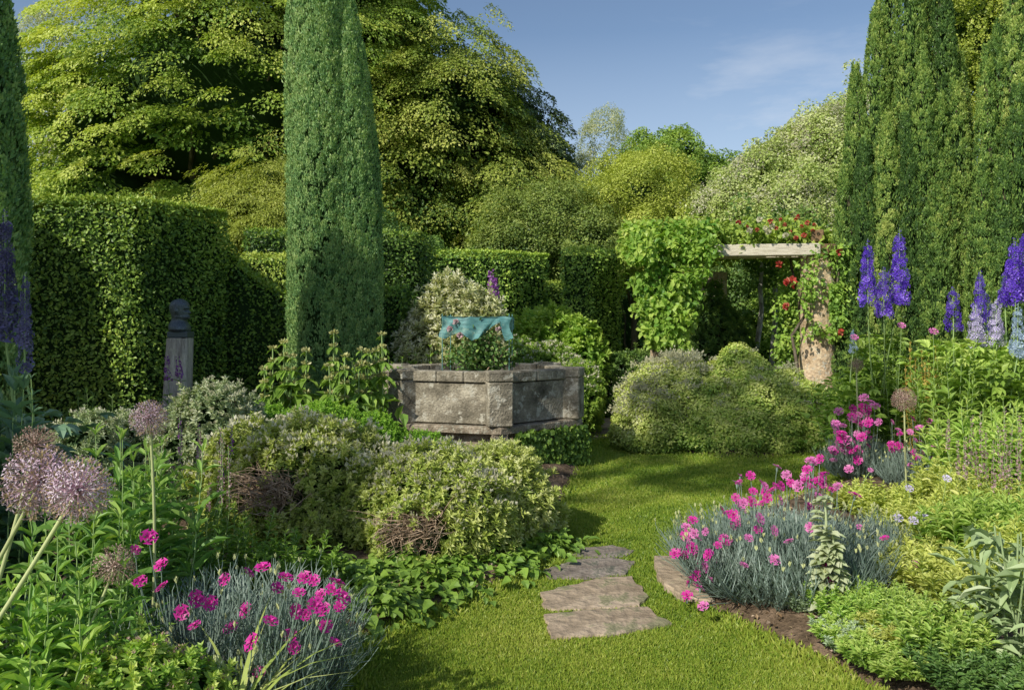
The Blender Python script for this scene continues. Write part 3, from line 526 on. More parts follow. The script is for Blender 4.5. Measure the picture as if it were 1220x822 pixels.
# ================================================================== STONE WELL
WC=np.array([X(573,7.9),7.9]); RW=.965; TH=math.radians(12)
def hexp(r,k): a=TH+k*math.pi/3; return WC+r*np.array([math.sin(a),-math.cos(a)])
well=thing('stone_well','six-sided weathered stone well with corner piers and a ledge, in the middle','well',(WC[0],WC[1],0))
def ring_wall(name,r_out,r_in,z0,z1,m,bev=.008):
    mb=MB(); V=[];F=[]
    for k in range(6):
        for (r,z) in ((r_in,z0),(r_out-.0,z0),(r_out,z1-bev),(r_out-bev,z1),(r_in+bev,z1),(r_in,z1-bev)):
            q=hexp(r,k); V.append((q[0],q[1],z))
    for k in range(6):
        a,b=k*6,((k+1)%6)*6
        for j in range(6): j2=(j+1)%6; F.append([a+j,b+j,b+j2,a+j2])
    mb.add(V,F); return mb
for k in range(6):    # wall panels between the piers, each cut from separate blocks
    a,b=hexp(RW-.035,k),hexp(RW-.035,k+1); e=b-a; L=np.linalg.norm(e); ang=math.atan2(e[1],e[0]); mb=MB(); mid=(a+b)/2; inn=nz(WC-mid)
    c=mid+inn*.07
    box(mb,(c[0],c[1],.645),(L-.16,.14,.36),ang,.5,0,.006)
    wp=mb.build('wall_panel',STONE,well)
    mb=MB(); js=[0,.34,.68,1] if k%2 else [0,.47,1]
    for s0,s1 in zip(js[:-1],js[1:]):
        q=a+e*((.08/L)+(1-.16/L)*(s0+s1)/2)+inn*.06; box(mb,(q[0],q[1],.882),((L-.16)*(s1-s0)-.005,.17,.095),ang,.5,0,.008)
    mb.build('coping',STONE,wp)
    mb=MB(); q=hexp(RW,k); ang2=TH+k*math.pi/3; p=q-.045*np.array([math.sin(ang2),-math.cos(ang2)])
    mb2=MB(); box(mb2,(p[0],p[1],.652),(.225,.20,.39),ang2,.5,0,.012); pr_=mb2.build('pier',STONE,well); mb3=MB(); box(mb3,(p[0],p[1],.895),(.235,.21,.094),ang2,.5,0,.012); mb3.build('pier_cap',STONE,pr_)
    box(mb,(p[0],p[1],.205),(.15,.15,.38),ang2,.5,0,.01); mb.build('pier_foot',STONE_D,well)
ring_wall('ledge',RW+.065,RW-.25,.395,.455,STONE_D,.012).build('ledge',STONE_D,well)
ring_wall('base',RW-.06,RW-.3,-.05,.394,STONE_D).build('base_wall',STONE_D,well)
mb=MB(); V=[(WC[0],WC[1],.77)]+[(*hexp(RW-.12,k),.74) for k in range(6)]; mb.add(V,[[0,1+k,1+(k+1)%6] for k in range(6)]); mb.build('planting_soil',SOIL,well)
# ivy on the lower right of the well
ivy=thing('ivy',"dark ivy covering the right-hand base of the stone well",'climber',(*hexp(RW,0.7),0)); mb=MB()
a,b=hexp(RW+.02,.1),hexp(RW+.06,1.05); n=2600; s=R.random(n)[:,None]; q=a+(b-a)*s; nr=nz((a+b)/2-WC); zz=R.random(n)*.40
p=np.c_[q+nr*(.03+.06*R.random(n)[:,None]*(1-zz[:,None])),zz]; n3=np.r_[nr,0]; nn=n3+UP*.3+R.normal(size=(n,3))*.35
scatter(mb,LEAF,p,-UP*.6+R.normal(size=(n,3))*.5,nn,.045*R.uniform(.6,1.3,n),1.0,.3+R.normal(size=n)*.2); mb.build('leaves',M_MID,ivy)
mb=MB()
for k in range(10):
    s=R.random(); q=a+(b-a)*s; tube(mb,curve((*q,0),(*(q+(b-a)*R.normal()*.15),.36),(0,0,0),6,.012),.006,4)
mb.build('stems',TWIG,ivy)
# ================================================================== ROSE IN THE WELL + NETTING
rose=thing('rose_bush','small dark-leaved rose with a few pale blooms growing in the stone well','rose',(WC[0]-.05,WC[1],.75)); rx,ry=WC[0]-.02,WC[1]-.05
mb=MB(); st=MB()
for k in range(16):
    e=np.array([rx+R.normal()*.2,ry+R.normal()*.16,1.05+R.random()*.22]); c=curve((rx+R.normal()*.04,ry+R.normal()*.04,.75),e,(0,0,.03),7,.012); tube(st,c,np.linspace(.008,.003,7),5)
    i=np.repeat(c[2:],20,0); q=i+R.normal(size=i.shape)*.055; scatter(mb,LEAF,q,rdir(len(q))+UP*.1,UP+R.normal(size=i.shape)*.6,.045,.9,.35+R.normal(size=len(q))*.25)
mb.build('leaves',M_DARK,rose); st.build('stems',TWIG,rose)
def rose_bloom(c,r,m,par,nm='bloom',world=True):
    b=MB(); n=26; u=nz(rdir(n)+UP*.25); scatter(b,RH,np.array(c)+u*r*.25,u+UP*.3,np.cross(u,rdir(n)),r*.9,1.1,.5+R.normal(size=n)*.25); b.build(nm,m,par,world=world)
for q in ((536,392,7.6),(548,400,7.6),(594,393,7.55),(543,384,7.7)): rose_bloom(P3(*q),.032,M_ROSE,rose)
mb=MB()
CN=((rx-.35,ry-.1),(rx+.3,ry-.12),(rx+.33,ry+.25),(rx-.3,ry+.3))
net=thing('netting_cover','torn teal netting draped over canes above the stone well','netting',(rx,ry,.75))
for c in CN: mb=MB(); tube(mb,[(c[0],c[1],.74),(c[0],c[1],1.45)],.005,5,cap=True); mb.build('cane',CANE,net)
mb=MB(); nu,nv=60,16; u=np.linspace(0,1,nu)[None]; v=np.linspace(0,1,nv)[:,None]
dep=.22-.10*u+.07*np.sin(u*9)*np.exp(-((u-.35)/.2)**2)+.03*np.sin(u*31)
dep=np.interp(u,[0,.08,.25,.42,.55,.75,.86,.9,1],[.2,.22,.13,.23,.2,.09,.05,.24,.2])
x=rx-.36+.68*u+.02*np.sin(v*5+u*9); y=ry-.13+.025*np.sin(u*26+v*3)*v+.02*np.sin(u*11)-.03*v; z=1.425-v*dep+.008*np.sin(u*17)-.012*np.sin(u*np.pi)
V=np.stack(np.broadcast_arrays(x,y,z),-1).reshape(-1,3); i=np.arange(nv-1)[:,None]*nu; j=np.arange(nu-1)[None]
mb.add(V,np.stack([i+j,i+j+1,i+nu+j+1,i+nu+j],-1).reshape(-1,4),.5,0,True)
y2=ry+.27+.02*np.sin(u*19); x2=rx-.33+.68*u; zt=1.42-.02*np.sin(u*np.pi)
V=np.stack(np.broadcast_arrays(x2,y2-v*0,zt-v*dep*.6),-1).reshape(-1,3); mb.add(V,np.stack([i+j,i+j+1,i+nu+j+1,i+nu+j],-1).reshape(-1,4),.5,0,True)
V=np.stack(np.broadcast_arrays(x*(1-v)+x2*v,(ry-.13)*(1-v)+(ry+.27)*v,1.424-.03*np.sin(v*np.pi)*np.sin(u*np.pi)+.004*np.sin(u*40)),-1).reshape(-1,3); mb.add(V,np.stack([i+j,i+j+1,i+nu+j+1,i+nu+j],-1).reshape(-1,4),.5,0,True)
mb.build('net_sheet',NET,net)
# ================================================================== BUST ON PEDESTAL
bx,by=X(216,7.35),7.35; zb=Z(403,7.35)
ped=thing('stone_pedestal','leaning pale stone pedestal under the bronze bust','pedestal',(bx-.05,by,0)); mb=MB()
zz=np.linspace(-.05,zb,14); c=np.c_[bx-.055*(1-zz/zb)-.01,0*zz+by,zz]; an=np.linspace(0,2*np.pi,28,endpoint=False); V=[]
for i,zv in enumerate(zz):
    hw=.098+.022*(1-zv/zb); sq=np.clip(1/np.maximum(abs(np.cos(an)),abs(np.sin(an))),1,1.22); rr=hw*sq*(1+.012*noise3(np.c_[np.cos(an)*3,np.sin(an)*3,0*an+zv*4],1,61)); V.append(np.c_[c[i,0]+rr*np.cos(an),c[i,1]+rr*np.sin(an),0*an+zv])
V.append(np.c_[c[-1,0]+.9*.098*np.cos(an),c[-1,1]+.9*.098*np.sin(an),0*an+zb+.004]); V=np.concatenate(V); k=28; nr_=len(zz)+1
i=np.arange(nr_-1)[:,None]*k; j=np.arange(k)[None]; j2=(j+1)%k; mb.add(V,np.stack([i+j,i+j2,i+k+j2,i+k+j],-1).reshape(-1,4),.5,0,False); mb.F.append((np.arange(k)+(nr_-1)*k)[None]); mb.M.append(np.array([0])); mb.sm.append(np.array([False]))
mb.build('shaft',PED,ped)
bust=thing('portrait_bust','dark bronze bust of a bald man facing right, on the pale pedestal','bust',(bx-.005,by,zb+.004))
mb=MB(); box(mb,(bx-.005,by,zb+.034),(.185,.17,.055),0,.5,0,.006); mb.build('plinth',BRONZE,bust)
mb=MB(); nz_,na=64,56; zs=np.linspace(0,.305,nz_); an=np.linspace(-np.pi,np.pi,na,endpoint=False)
#          z: shoulders .. neck .. chin .. crown      front, back, half width
zk =[0,   .02, .05, .075,.095,.110,.120,.135,.150,.165,.180,.195,.215,.235,.255,.275,.290,.300,.305]
frk=[.085,.092,.088, .074,.060,.062,.082,.092,.084,.082,.083,.080,.083,.086,.082,.066,.047,.025,.004]
bkk=[.080,.095,.098,.092,.082,.076,.073,.073,.078,.080,.087,.092,.096,.096,.090,.075,.055,.030,.006]
wdk=[.095, .118,.110,.085,.066,.062,.062,.066,.066,.069,.071,.073,.075,.075,.071,.060,.045,.025,.005]
fr,bk,wd=[np.interp(zs,zk,k_) for k_ in (frk,bkk,wdk)]; V=[]
for i,zv in enumerate(zs):
    ca,sa=np.cos(an),np.sin(an); rx_=np.where(ca>0,fr[i],bk[i])*ca; ry_=wd[i]*np.sign(sa)*abs(sa)**.9
    g=np.exp(-(sa/.26)**2)*(ca>0)
    rx_=rx_+g*(.017*np.exp(-((zv-.172)/.009)**2)+.012*np.exp(-((zv-.186)/.013)**2)+.008*np.exp(-((zv-.150)/.005)**2)+.007*np.exp(-((zv-.139)/.004)**2)-.006*np.exp(-((zv-.145)/.002)**2)+.008*np.exp(-((zv-.122)/.007)**2))
    eye=np.exp(-((abs(sa)-.42)/.16)**2)*(ca>0); rx_=rx_-eye*.022*np.exp(-((zv-.200)/.009)**2)+np.exp(-(sa/.6)**2)*(ca>0)*.010*np.exp(-((zv-.216)/.006)**2)
    ear=np.exp(-((ca+.08)/.13)**2)*np.exp(-((zv-.188)/.020)**2); ry_=ry_+np.sign(sa)*ear*.016
    V.append(np.c_[bx-.012+rx_,by+ry_,0*an+zb+.06+zv])
V=np.concatenate(V); i=np.arange(nz_-1)[:,None]*na; j=np.arange(na)[None]; j2=(j+1)%na; mb.add(V,np.stack([i+j,i+j2,i+na+j2,i+na+j],-1).reshape(-1,4),.5,0,True); mb.F.append((np.arange(na)+(nz_-1)*na)[None]); mb.M.append(np.array([0])); mb.sm.append(np.array([True]))
mb.build('head',BRONZE,bust)
# ================================================================== PERGOLA
pg=thing('pergola','stone-column pergola with a weathered oak beam, half buried in climbers','pergola',(X(880,10.4),10.4,0))
cR=np.array([X(974,10.4),10.4]); cL=np.array([X(795,10.6),10.6]); cR2=cR+np.array([1.15,3.0]); cL2=cL+np.array([1.37,3.0])
for c,h in ((cR,2.22),(cL,2.22),(cR2,2.22),(cL2,2.22)):
    mb=MB(); n1,n2=40,56; zz=np.linspace(-.05,h,n2); an=np.linspace(0,2*np.pi,n1,endpoint=False); zg,ag=np.meshgrid(zz,an,indexing='ij'); q=np.stack([np.cos(ag),np.sin(ag),zg*2],-1).reshape(-1,3)
    r=(.215+.03*(1-zg/h)**2).ravel()*(1+.05*np.clip(noise3(q*2.6,1,71)*2,-1,1)+.02*noise3(q*9,1,72)); V=np.c_[c[0]+r*q[:,0],c[1]+r*q[:,1],zg.ravel()]
    i=np.arange(n2-1)[:,None]*n1; j=np.arange(n1)[None]; j2=(j+1)%n1; mb.add(V,np.stack([i+j,i+j2,i+n1+j2,i+n1+j],-1).reshape(-1,4),.5,0,False); mb.build('column',RUBBLE,pg)
def beam(a,b,z,w,h,m=WOODW,over=.2,nm='beam'):
    a,b=np.array(a),np.array(b); e=nz(b-a); a=a-e*over; b=b+e*over; c=(a+b)/2; mb=MB(); box(mb,(c[0],c[1],z),(np.linalg.norm(b-a),w,h),math.atan2(*(b-a)[::-1]),.5,0,.008)
    o=mb.build(nm,[m,WOODE],pg); return o
beam(cL+(0,-.12),cR+(-.17,-.17),2.30,.17,.15,over=.12)
beam(cL+(0,.17),cR+(0,.13),2.305,.13,.165,over=.10)
for c,c2 in ((cL,cL2),(cR,cR2)): beam(c,c2,2.48,.15,.15,nm='side_beam',m=WOODE)
for s in (.25,.5,.75): beam(cL+(cL2-cL)*s,cR+(cR2-cR)*s,2.61,.09,.10,nm='rafter')
mb=MB(); q=cR+(.02,-.02); box(mb,(q[0]-.0,q[1]-.12,2.295),(.2,.32,.14),.45,.5,0,.01); mb.build('beam_end',WOODE,pg)
# climbers
def climber(label, base, C, N, rc, per, leaf, m, stems, T=LEAF, v0=.5, name='climber', W=.75, flowers=None, droopy=.6):
    t=thing(name,label,'climber',(base[0],base[1],0)); mb=MB(); n=len(C); i=np.repeat(np.arange(n),per); q=len(i); cv=R.normal(size=n)*.18
    p=C[i]+rdir(q)*rc*R.random(q)[:,None]**.5; nn=N[i]*.6+UP*.5+R.normal(size=(q,3))*.45; D=-UP*droopy+N[i]*.4+R.normal(size=(q,3))*.6
    scatter(mb,T,p,D,nn,leaf*R.uniform(.6,1.3,q),W,v0+cv[i]+R.normal(size=q)*.14); mb.build('leaves',m,t); s=MB()
    for c in stems: tube(s,c,np.linspace(.03,.012,len(c)),6)
    s.build('stem',BARK,t)
    if flowers:
        for (fm,c,r) in flowers: rose_bloom(c,r,fm,t)
    return t
C=[];Nn=[]
for k in range(190):
    px=np.clip(R.normal(795,20),752,842); py=R.uniform(290,412); w=28+ (410-py)*.12
    px=795+(R.random()*2-1)*(w if py<380 else w*.75)+ (8 if py<330 else 0); d=10.15+R.normal()*.12; C.append(P3(px,py,d)); Nn.append(nz(np.array([R.normal()*.4-.1,-1,.3])))
for k in range(120): C.append(P3(R.uniform(745,850),R.uniform(268,308),10.3+R.normal()*.25)); Nn.append(nz(np.array([R.normal()*.3,-.6,.8])))
climber('bright green wisteria hanging over the left pergola column',cL,np.array(C),np.array(Nn),.13,26,.08,M_WIST,[curve((cL[0]-.2,cL[1]-.3,0),(cL[0]+.1,cL[1]-.3,2.3),(.06,0,0),12,.03),curve((cL[0]-.1,cL[1]-.3,0),(cL[0]-.25,cL[1]-.28,2.2),(-.06,0,0),12,.03)],v0=.55,name='wisteria')
C=[];Nn=[]
for k in range(520):
    px=R.uniform(745,1010); d=R.uniform(10.3,13.2); 
    top=np.interp(px,[745,800,860,930,980,1010],[268,262,266,262,270,285]); py=R.uniform(top,292)
    if 893<px<955 and py>286: py=R.uniform(top,285)
    C.append(np.array([X(px,10.4)+ (d-10.4)*.12,d,Z(py,10.4)])); Nn.append(nz(np.array([R.normal()*.3,-.5,.9])))
fl=[]
for (px,py) in [(935,268),(948,262),(955,270),(962,266),(968,275),(942,276),(925,272),(930,262),(918,264),(948,284),(880,266),(951,258),(958,281),(970,268),(890,270),(902,274)]: fl.append((M_RED,P3(px,py,10.1),R.uniform(.022,.04)))
for (px,py) in [(893,275),(912,272),(915,277),(936,281),(920,270),(905,262)]: fl.append((M_WHITE,P3(px,py,10.1),R.uniform(.03,.045)))
climber('yellow-green climber with red and white blooms on top of the pergola beam',cR+(-.8,.4),np.array(C),np.array(Nn),.15,24,.08,M_LIME,[curve((cR[0]-.1,cR[1]+.25,0),(cR[0]-.3,cR[1]+.2,2.5),(.05,0,0),12,.03)],v0=.55,flowers=fl,name='climbing_rose')
C=[];Nn=[]
for k in range(85): C.append(P3(R.choice([R.normal(1004,9),R.normal(966,8)],p=[.76,.24]),R.uniform(292,400),R.uniform(10.0,10.25))); Nn.append(nz(np.array([R.normal()*.4+.2,-1,.3])))
for k in range(70): C.append(P3(R.uniform(925,960),R.uniform(320,440),10.9+R.normal()*.2)); Nn.append(nz(np.array([0,-1,.4])))
fl=[(M_RED,P3(942,337,10.2),.085),(M_RED,P3(937,365,10.4),.05),(M_RED,P3(928,315,10.3),.05),(M_RED,P3(1002,396,9.95),.045),(M_RED,P3(1001,300,9.95),.05)]
climber('rambling rose with red blooms around the rubble column on the right',cR+(.3,-.2),np.array(C),np.array(Nn),.12,22,.06,M_MID,[curve((cR[0]+.3,cR[1]-.28,0),(cR[0]+.1,cR[1]-.25,2.3),(.12,0,0),12,.03),curve((cR[0]-.3,cR[1]-.1,0),(cR[0]-.15,cR[1]-.25,2.2),(-.1,0,0),12,.03)],v0=.5,flowers=fl,name='climbing_rose')
for (px,d,z0,z1,lean) in [(888,13.5,.6,1.9,.12),(915,14,.6,1.75,.05)]:
    t=thing('slim_tree',{888:'leaning pale slim trunk seen through the pergola',915:'short straight pale trunk right of the leaning one, through the pergola',870:'dark-shaded slim trunk at the left inside the pergola'}[px],'tree',(X(px,d),d,0)); mb=MB(); tube(mb,curve((X(px,d),d,-.05),(X(px,d)+lean*2,d,2.6),(lean,0,0),9,.015),np.linspace(.06,.03,9),7); mb.build('trunk',BIRCH,t)
    mb=MB(); C=np.array([X(px,d)+lean*2,d,2.6])+R.normal(size=(60,3))*np.array([.4,.4,.3]); domes(mb,C,rdir(60),.2,60,.07); mb.build('crown',M_DARK,t)
# ================================================================== BUSHES
def bush(label, ells, n, ln, m, name='hebe_bush', cat='bush', W=.42, lump=.05, fr=6, white=0, wm=M_WHITE, bare=(), twigs=60, v0=.45, wh=3, nl=4, zmin=.03, corek=.8, tipv=.3, grp=None, wz=.3, wsize=.02, upt=.6, va=.15, dome=0):
    x0=np.mean([e[0] for e in ells]); y0=np.mean([e[1] for e in ells]); t=thing(name,label,cat,(x0,y0,0),0,grp)
    P,N=ell_pts(ells,n,zmin,.0); nn=noise3(P*fr,1,int(x0*100)%97); P=P+N*(lump*nn+ln*.6*R.normal(size=len(P)))[:,None]
    P2,N2=ell_pts([(a,b,c,x*.88,y*.88,z*.88) for a,b,c,x,y,z in ells],n//3,zmin)
    if len(bare):
        for (cx,cy,cz,r) in bare:
            dd=np.linalg.norm((P-np.array([cx,cy,cz]))/np.array([1.1,1.2,.62]),axis=1); k=(dd>r*(1+.35*noise3(P*9,1,91))*R.uniform(.75,1.15,len(P)))|(R.random(len(P))<.10); P,N,nn=P[k],N[k],nn[k]
            dd=np.linalg.norm(P2-np.array([cx,cy,cz]),axis=1); k=dd>r*.9; P2,N2=P2[k],N2[k]
    mb=MB(); A=N*.6+UP*upt+R.normal(size=P.shape)*.25
    if dome:
        C_,N3=ell_pts(ells,dome,zmin); l1=noise3(C_*fr,1,int(x0*100)%97); C_=C_+N3*(lump*1.7*l1)[:,None]-N3*.06
        domes(mb,C_,nz(N3+UP*.5),.105,170,.034,.55,RH,.8,.75,0,.28,.3,v0-.06,.17,.02); P,N,nn=C_,N3,l1; A=N*.6+UP*upt+R.normal(size=P.shape)*.25
    else: rosettes(mb,P,A,nl,ln,W,RH2,0,v0+.12,tipv,wh,va)
    rosettes(mb,P2,N2+UP*.5,nl,ln*1.1,W,RH2,0,v0-.3,.1,2,.1)  # darker inner rosettes, the bush's inner shade put into their tone
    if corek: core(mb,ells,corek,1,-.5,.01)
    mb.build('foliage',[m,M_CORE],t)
    tm=MB()
    for q in range(twigs):
        k=R.integers(len(P)); e=P[k]-N[k]*.03; b=ells[R.integers(len(ells))]; s_=np.array([b[0],b[1],.02])+R.normal(size=3)*np.array([.05,.05,0]); s_[2]=.02
        tube(tm,curve(s_,e,(0,0,-.04),6,.015),np.linspace(.008,.002,6),4)
    for (cx,cy,cz,r) in bare:
        for q in range(170):
            e=np.array([cx,cy,cz])+np.clip(R.normal(size=3),-1.4,1.4)*r*np.array([.58,.3,.34]); e[1]-=.02
            s_=np.array([cx+.25*R.random(),cy+.24,cz*.55+R.normal()*.05]); c=curve(s_,e,R.normal(size=3)*np.array([.04,.02,.03])+np.array([0,-.04,.05]),7,.008); tube(tm,c,np.linspace(.0055,.0016,7),4,R.random())
            tube(tm,curve(c[4],c[4]+R.normal(size=3)*.06+np.array([-.03,-.02,.01]),(0,0,.01),4),np.linspace(.0028,.001,4),3,R.random())
    tm.build('branches',TWIG,t)
    if white:
        k=np.nonzero((N[:,2]>wz)&(noise3(P*fr*1.3,1,77)+R.normal(size=len(P))*.5>-.1))[0]; k=R.permutation(k)[:white]; b=MB()
        i=np.repeat(k,34 if dome else 6); q=P[i]+A[i]*(.10 if dome else ln*.75)+R.normal(size=(len(i),3))*wsize*np.array([1,1,.35])*(1.5 if dome else .55); scatter(b,RH,q,A[i]+R.normal(size=q.shape)*.5,rdir(len(i)),wsize*R.uniform(.7,1.3,len(i)),.6,.5+R.normal(size=len(i))*.25)
        b.build('blossom',wm,t)
    return t
def E2(px,d,pytop,rx,ry=None,lo=0): # mound standing on the ground: direction px, distance d, top at pytop, half width in px
    h=Z(pytop,d)-lo; r=rx*d/F0; return (X(px,d),d,lo+h*.42,r,(ry or r*.9),h*.58)
e=[E2(365,4.75,502,86,.36),E2(300,4.85,520,60,.3),E2(420,4.8,520,50,.3)]
bush('cream-tipped hebe at the front left, bare brown twigs on its left side',e,3400,.042,M_HEBE,white=560,bare=[(X(318,4.45),4.38,Z(585,4.4),.22)],wz=.3,wsize=.026,lump=.075,fr=7)
e=[E2(515,4.6,540,78,.34),E2(455,4.7,553,60,.3),E2(560,4.55,570,45,.3),E2(500,4.35,600,55,.22)]
bush('cream-flowered hebe next to the lawn with bare arching twigs low on its front',e,3600,.042,M_HEBE,white=520,bare=[(X(485,4.2),4.18,Z(635,4.2),.20)],wz=.4,wsize=.024,lump=.08,fr=7)
e=[E2(595,4.9,548,58,.34),E2(555,5.1,542,50,.3),E2(632,5.0,582,30,.22)]
bush('yellow-green hebe without flowers bulging over the lawn edge, last of the left row',e,2900,.045,M_HEBE,white=40,wz=.5,v0=.55,lump=.085,fr=7)
e=[E2(255,5.4,466,52,.3),E2(220,5.3,490,34,.25),E2(285,5.5,480,36,.25)]
bush('grey-green hebe with pale tips below the bronze bust',e,1900,.042,M_HEBEG,white=200,wz=.35,wm=M_CREAM,lump=.06)
e=[E2(105,5.0,492,44,.28),E2(70,5.1,505,34,.25),E2(150,5.2,500,34,.25)]
bush('small grey-green hebe behind the big allium heads',e,2200,.030,M_HEBEG,white=160,wz=.35)
e=[E2(380,5.9,482,70,.4),E2(445,6.0,496,50,.35),E2(330,5.9,488,44,.3),E2(500,6.1,518,45,.3)]
bush('low smooth bright green mound in front of the well, behind the cream-tipped hebes',e,7500,.022,M_BOX,name='green_mound',white=0,lump=.03,fr=9,v0=.35,W=.5)
e=[E2(795,8.95,428,58,.55),E2(765,8.9,455,28,.4),E2(785,8.6,472,44,.4),E2(832,9.0,440,38,.5)]
bush('white-flowered dome-shaped bush at the left of the pair in front of the pergola',e,5200,.05,M_HEBE,name='flowering_bush',white=520,wm=M_CREAM,wz=.1,wsize=.03,lump=.09,fr=5,v0=.5,dome=1000)
e=[E2(882,9.0,424,36,.5),E2(925,9.0,446,50,.5),E2(968,9.0,462,30,.4),E2(850,8.65,462,40,.4),E2(910,8.6,462,50,.4),E2(955,8.7,485,36,.35),E2(880,8.5,480,52,.3),E2(800,8.6,480,40,.35)]
bush('broad lumpy yellow-green bush on the lawn in front of the rubble column',e,7500,.052,M_LUMP,name='lumpy_bush',dome=1900,white=90,wm=M_CREAM,wz=.4,wsize=.022,lump=.10,fr=5,v0=.52,tipv=.5)
e=[E2(650,10.3,412,46,.5),E2(690,10.0,432,26,.4),E2(610,10.4,408,50,.5),E2(675,9.7,445,32,.4)]
bush('white-dusted rounded bush right behind the stone well',e,4200,.045,M_MID,name='flowering_bush',white=500,wz=.3,wsize=.03,v0=.45)
e=[E2(655,11.6,374,44,.5),E2(690,11.4,388,26,.4),E2(630,11.2,385,26,.4)]
bush('bright broad-leaved shrub beyond the well, below the hedge left of the pergola',e,1700,.10,M_WIST,name='broad_leaved_shrub',W=.6,lump=.07,v0=.5,nl=3)
e=[E2(540,9.3,332,30,.3,.3),E2(578,9.2,352,26,.3,.2),E2(512,9.3,362,26,.3,.2),E2(560,9.1,372,36,.25,.1),E2(490,9.3,385,22,.25)]
bush('cream-variegated shrub with a loose outline behind the teal netting',e,2600,.075,M_VAR,name='variegated_shrub',W=.38,lump=.11,fr=4,v0=.5,tipv=.5,nl=3,corek=.7)
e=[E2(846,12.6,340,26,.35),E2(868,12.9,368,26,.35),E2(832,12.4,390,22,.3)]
bush('dark shrub added over the sunlit rear column, just inside the left side of the pergola',e,1500,.07,M_DARK,name='shade_shrub',lump=.08)  # put in to darken the spot where the rear column caught the sun
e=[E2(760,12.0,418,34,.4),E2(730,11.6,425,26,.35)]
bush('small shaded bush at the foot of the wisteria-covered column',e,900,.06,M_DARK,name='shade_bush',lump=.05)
# ================================================================== HERBACEOUS PLANTS
def lance(label, base, h, nst, spread, ll, m, name='leafy_plant', cat='plant', lw=.24, per=9, T=LEAF, tilt=.25, v0=.42, tipb=.25, grp=None, stem=M_STEM, start=.2, whorl=2, sr=.004, leanx=0):
    t=thing(name,label,cat,(base[0],base[1],base[2] if len(base)>2 else .08),0,grp); B=np.array(t.location); mb=MB(); st=MB()
    for k in range(nst):
        a=R.uniform(0,6.28); r=spread*R.random()**.5; o=np.array([math.cos(a),math.sin(a),0])
        hh=h*R.uniform(.75,1.03)*(1-.15*(r/spread if spread else 0)); s=B+o*r*.55; e=s+o*r*tilt*2+np.array([leanx,0,hh])+R.normal(size=3)*np.array([.02,.02,0]); c=curve(s,e,o*.02,9,.003); tube(st,c,np.linspace(sr,sr*.4,9),4)
        n=per; tt=np.linspace(start,1,n); ph=R.uniform(0,6.28)
        for w in range(whorl+1):
            an=ph+np.arange(n)*(1.57 if whorl==2 else 2.4)+2*np.pi*w/(whorl+1)+R.normal(size=n)*.3
            p=np.stack([np.interp(tt,np.linspace(0,1,9),c[:,j]) for j in range(3)],-1); oo=np.c_[np.cos(an),np.sin(an),0*an]
            el=np.where(tt>.93,1.1,.35+.35*tt)+R.normal(size=n)*.2; D=oo*np.cos(el)[:,None]+UP*np.sin(el)[:,None]; N=UP*1.0-D*.2+R.normal(size=(n,3))*.3
            sz=ll*(1-.5*np.clip((tt-.75)/.25,0,1))*R.uniform(.75,1.2,n)*np.clip(.6+tt,0,1)
            scatter(mb,T,p,D,N,sz,lw,v0+tipb*(tt-.6)+R.normal(size=n)*.12)
    mb.build('leaves',m,t); st.build('stems',stem,t); return t
def gp(px,d,z=.09): return (X(px,d),d,z)
def height(py,d,z=.09): return Z(py,d)-z
def florets_on(mb, c0, c1, r0, r1, n, sz, T=RH, W=.9, v0=.5, taper=True):
    t=R.random(n)**.9; c0=np.array(c0);c1=np.array(c1); ax=nz(c1-c0); an=R.uniform(0,6.28,n); x=nz(np.cross(ax,[.3,1,.1])); y=np.cross(ax,x)
    o=x[None]*np.cos(an)[:,None]+y[None]*np.sin(an)[:,None]; r=(r0+(r1-r0)*t)*R.uniform(.6,1,n); p=c0+(c1-c0)*t[:,None]+o*r[:,None]
    scatter(mb,T,p,np.cross(o,rdir(n))+o*.2,o+R.normal(size=(n,3))*.3,sz*(1-.45*t*taper)*R.uniform(.7,1.2,n),W,v0+R.normal(size=n)*.2-.2*t)
def star5(pet=5,w=.42,notch=True,cup=.15):
    v=[(0,0,0)];f=[];dv=[-.35]
    for k in range(pet):
        a=2*math.pi*k/pet; s=2*math.pi/pet*w
        for (aa,rr,zz) in ((a-s*.35,.55,cup*.4),(a-s,.95,cup),(a,.86 if notch else 1.05,cup*.9),(a+s,.95,cup),(a+s*.35,.55,cup*.4)):
            v.append((rr*math.cos(aa),rr*math.sin(aa),zz)); dv.append(.1 if rr>.6 else -.05)
        b=1+5*k; f+=[(0,b,b+4,b+4),(b,b+1,b+2,b+2),(b,b+2,b+4,b+4),(b+2,b+3,b+4,b+4)]
    tri=np.array([[q[0],q[1],q[2]] for q in f]); return (v,tri,dv)
ST5=star5(); ST6=star5(6,.13,False,.25)
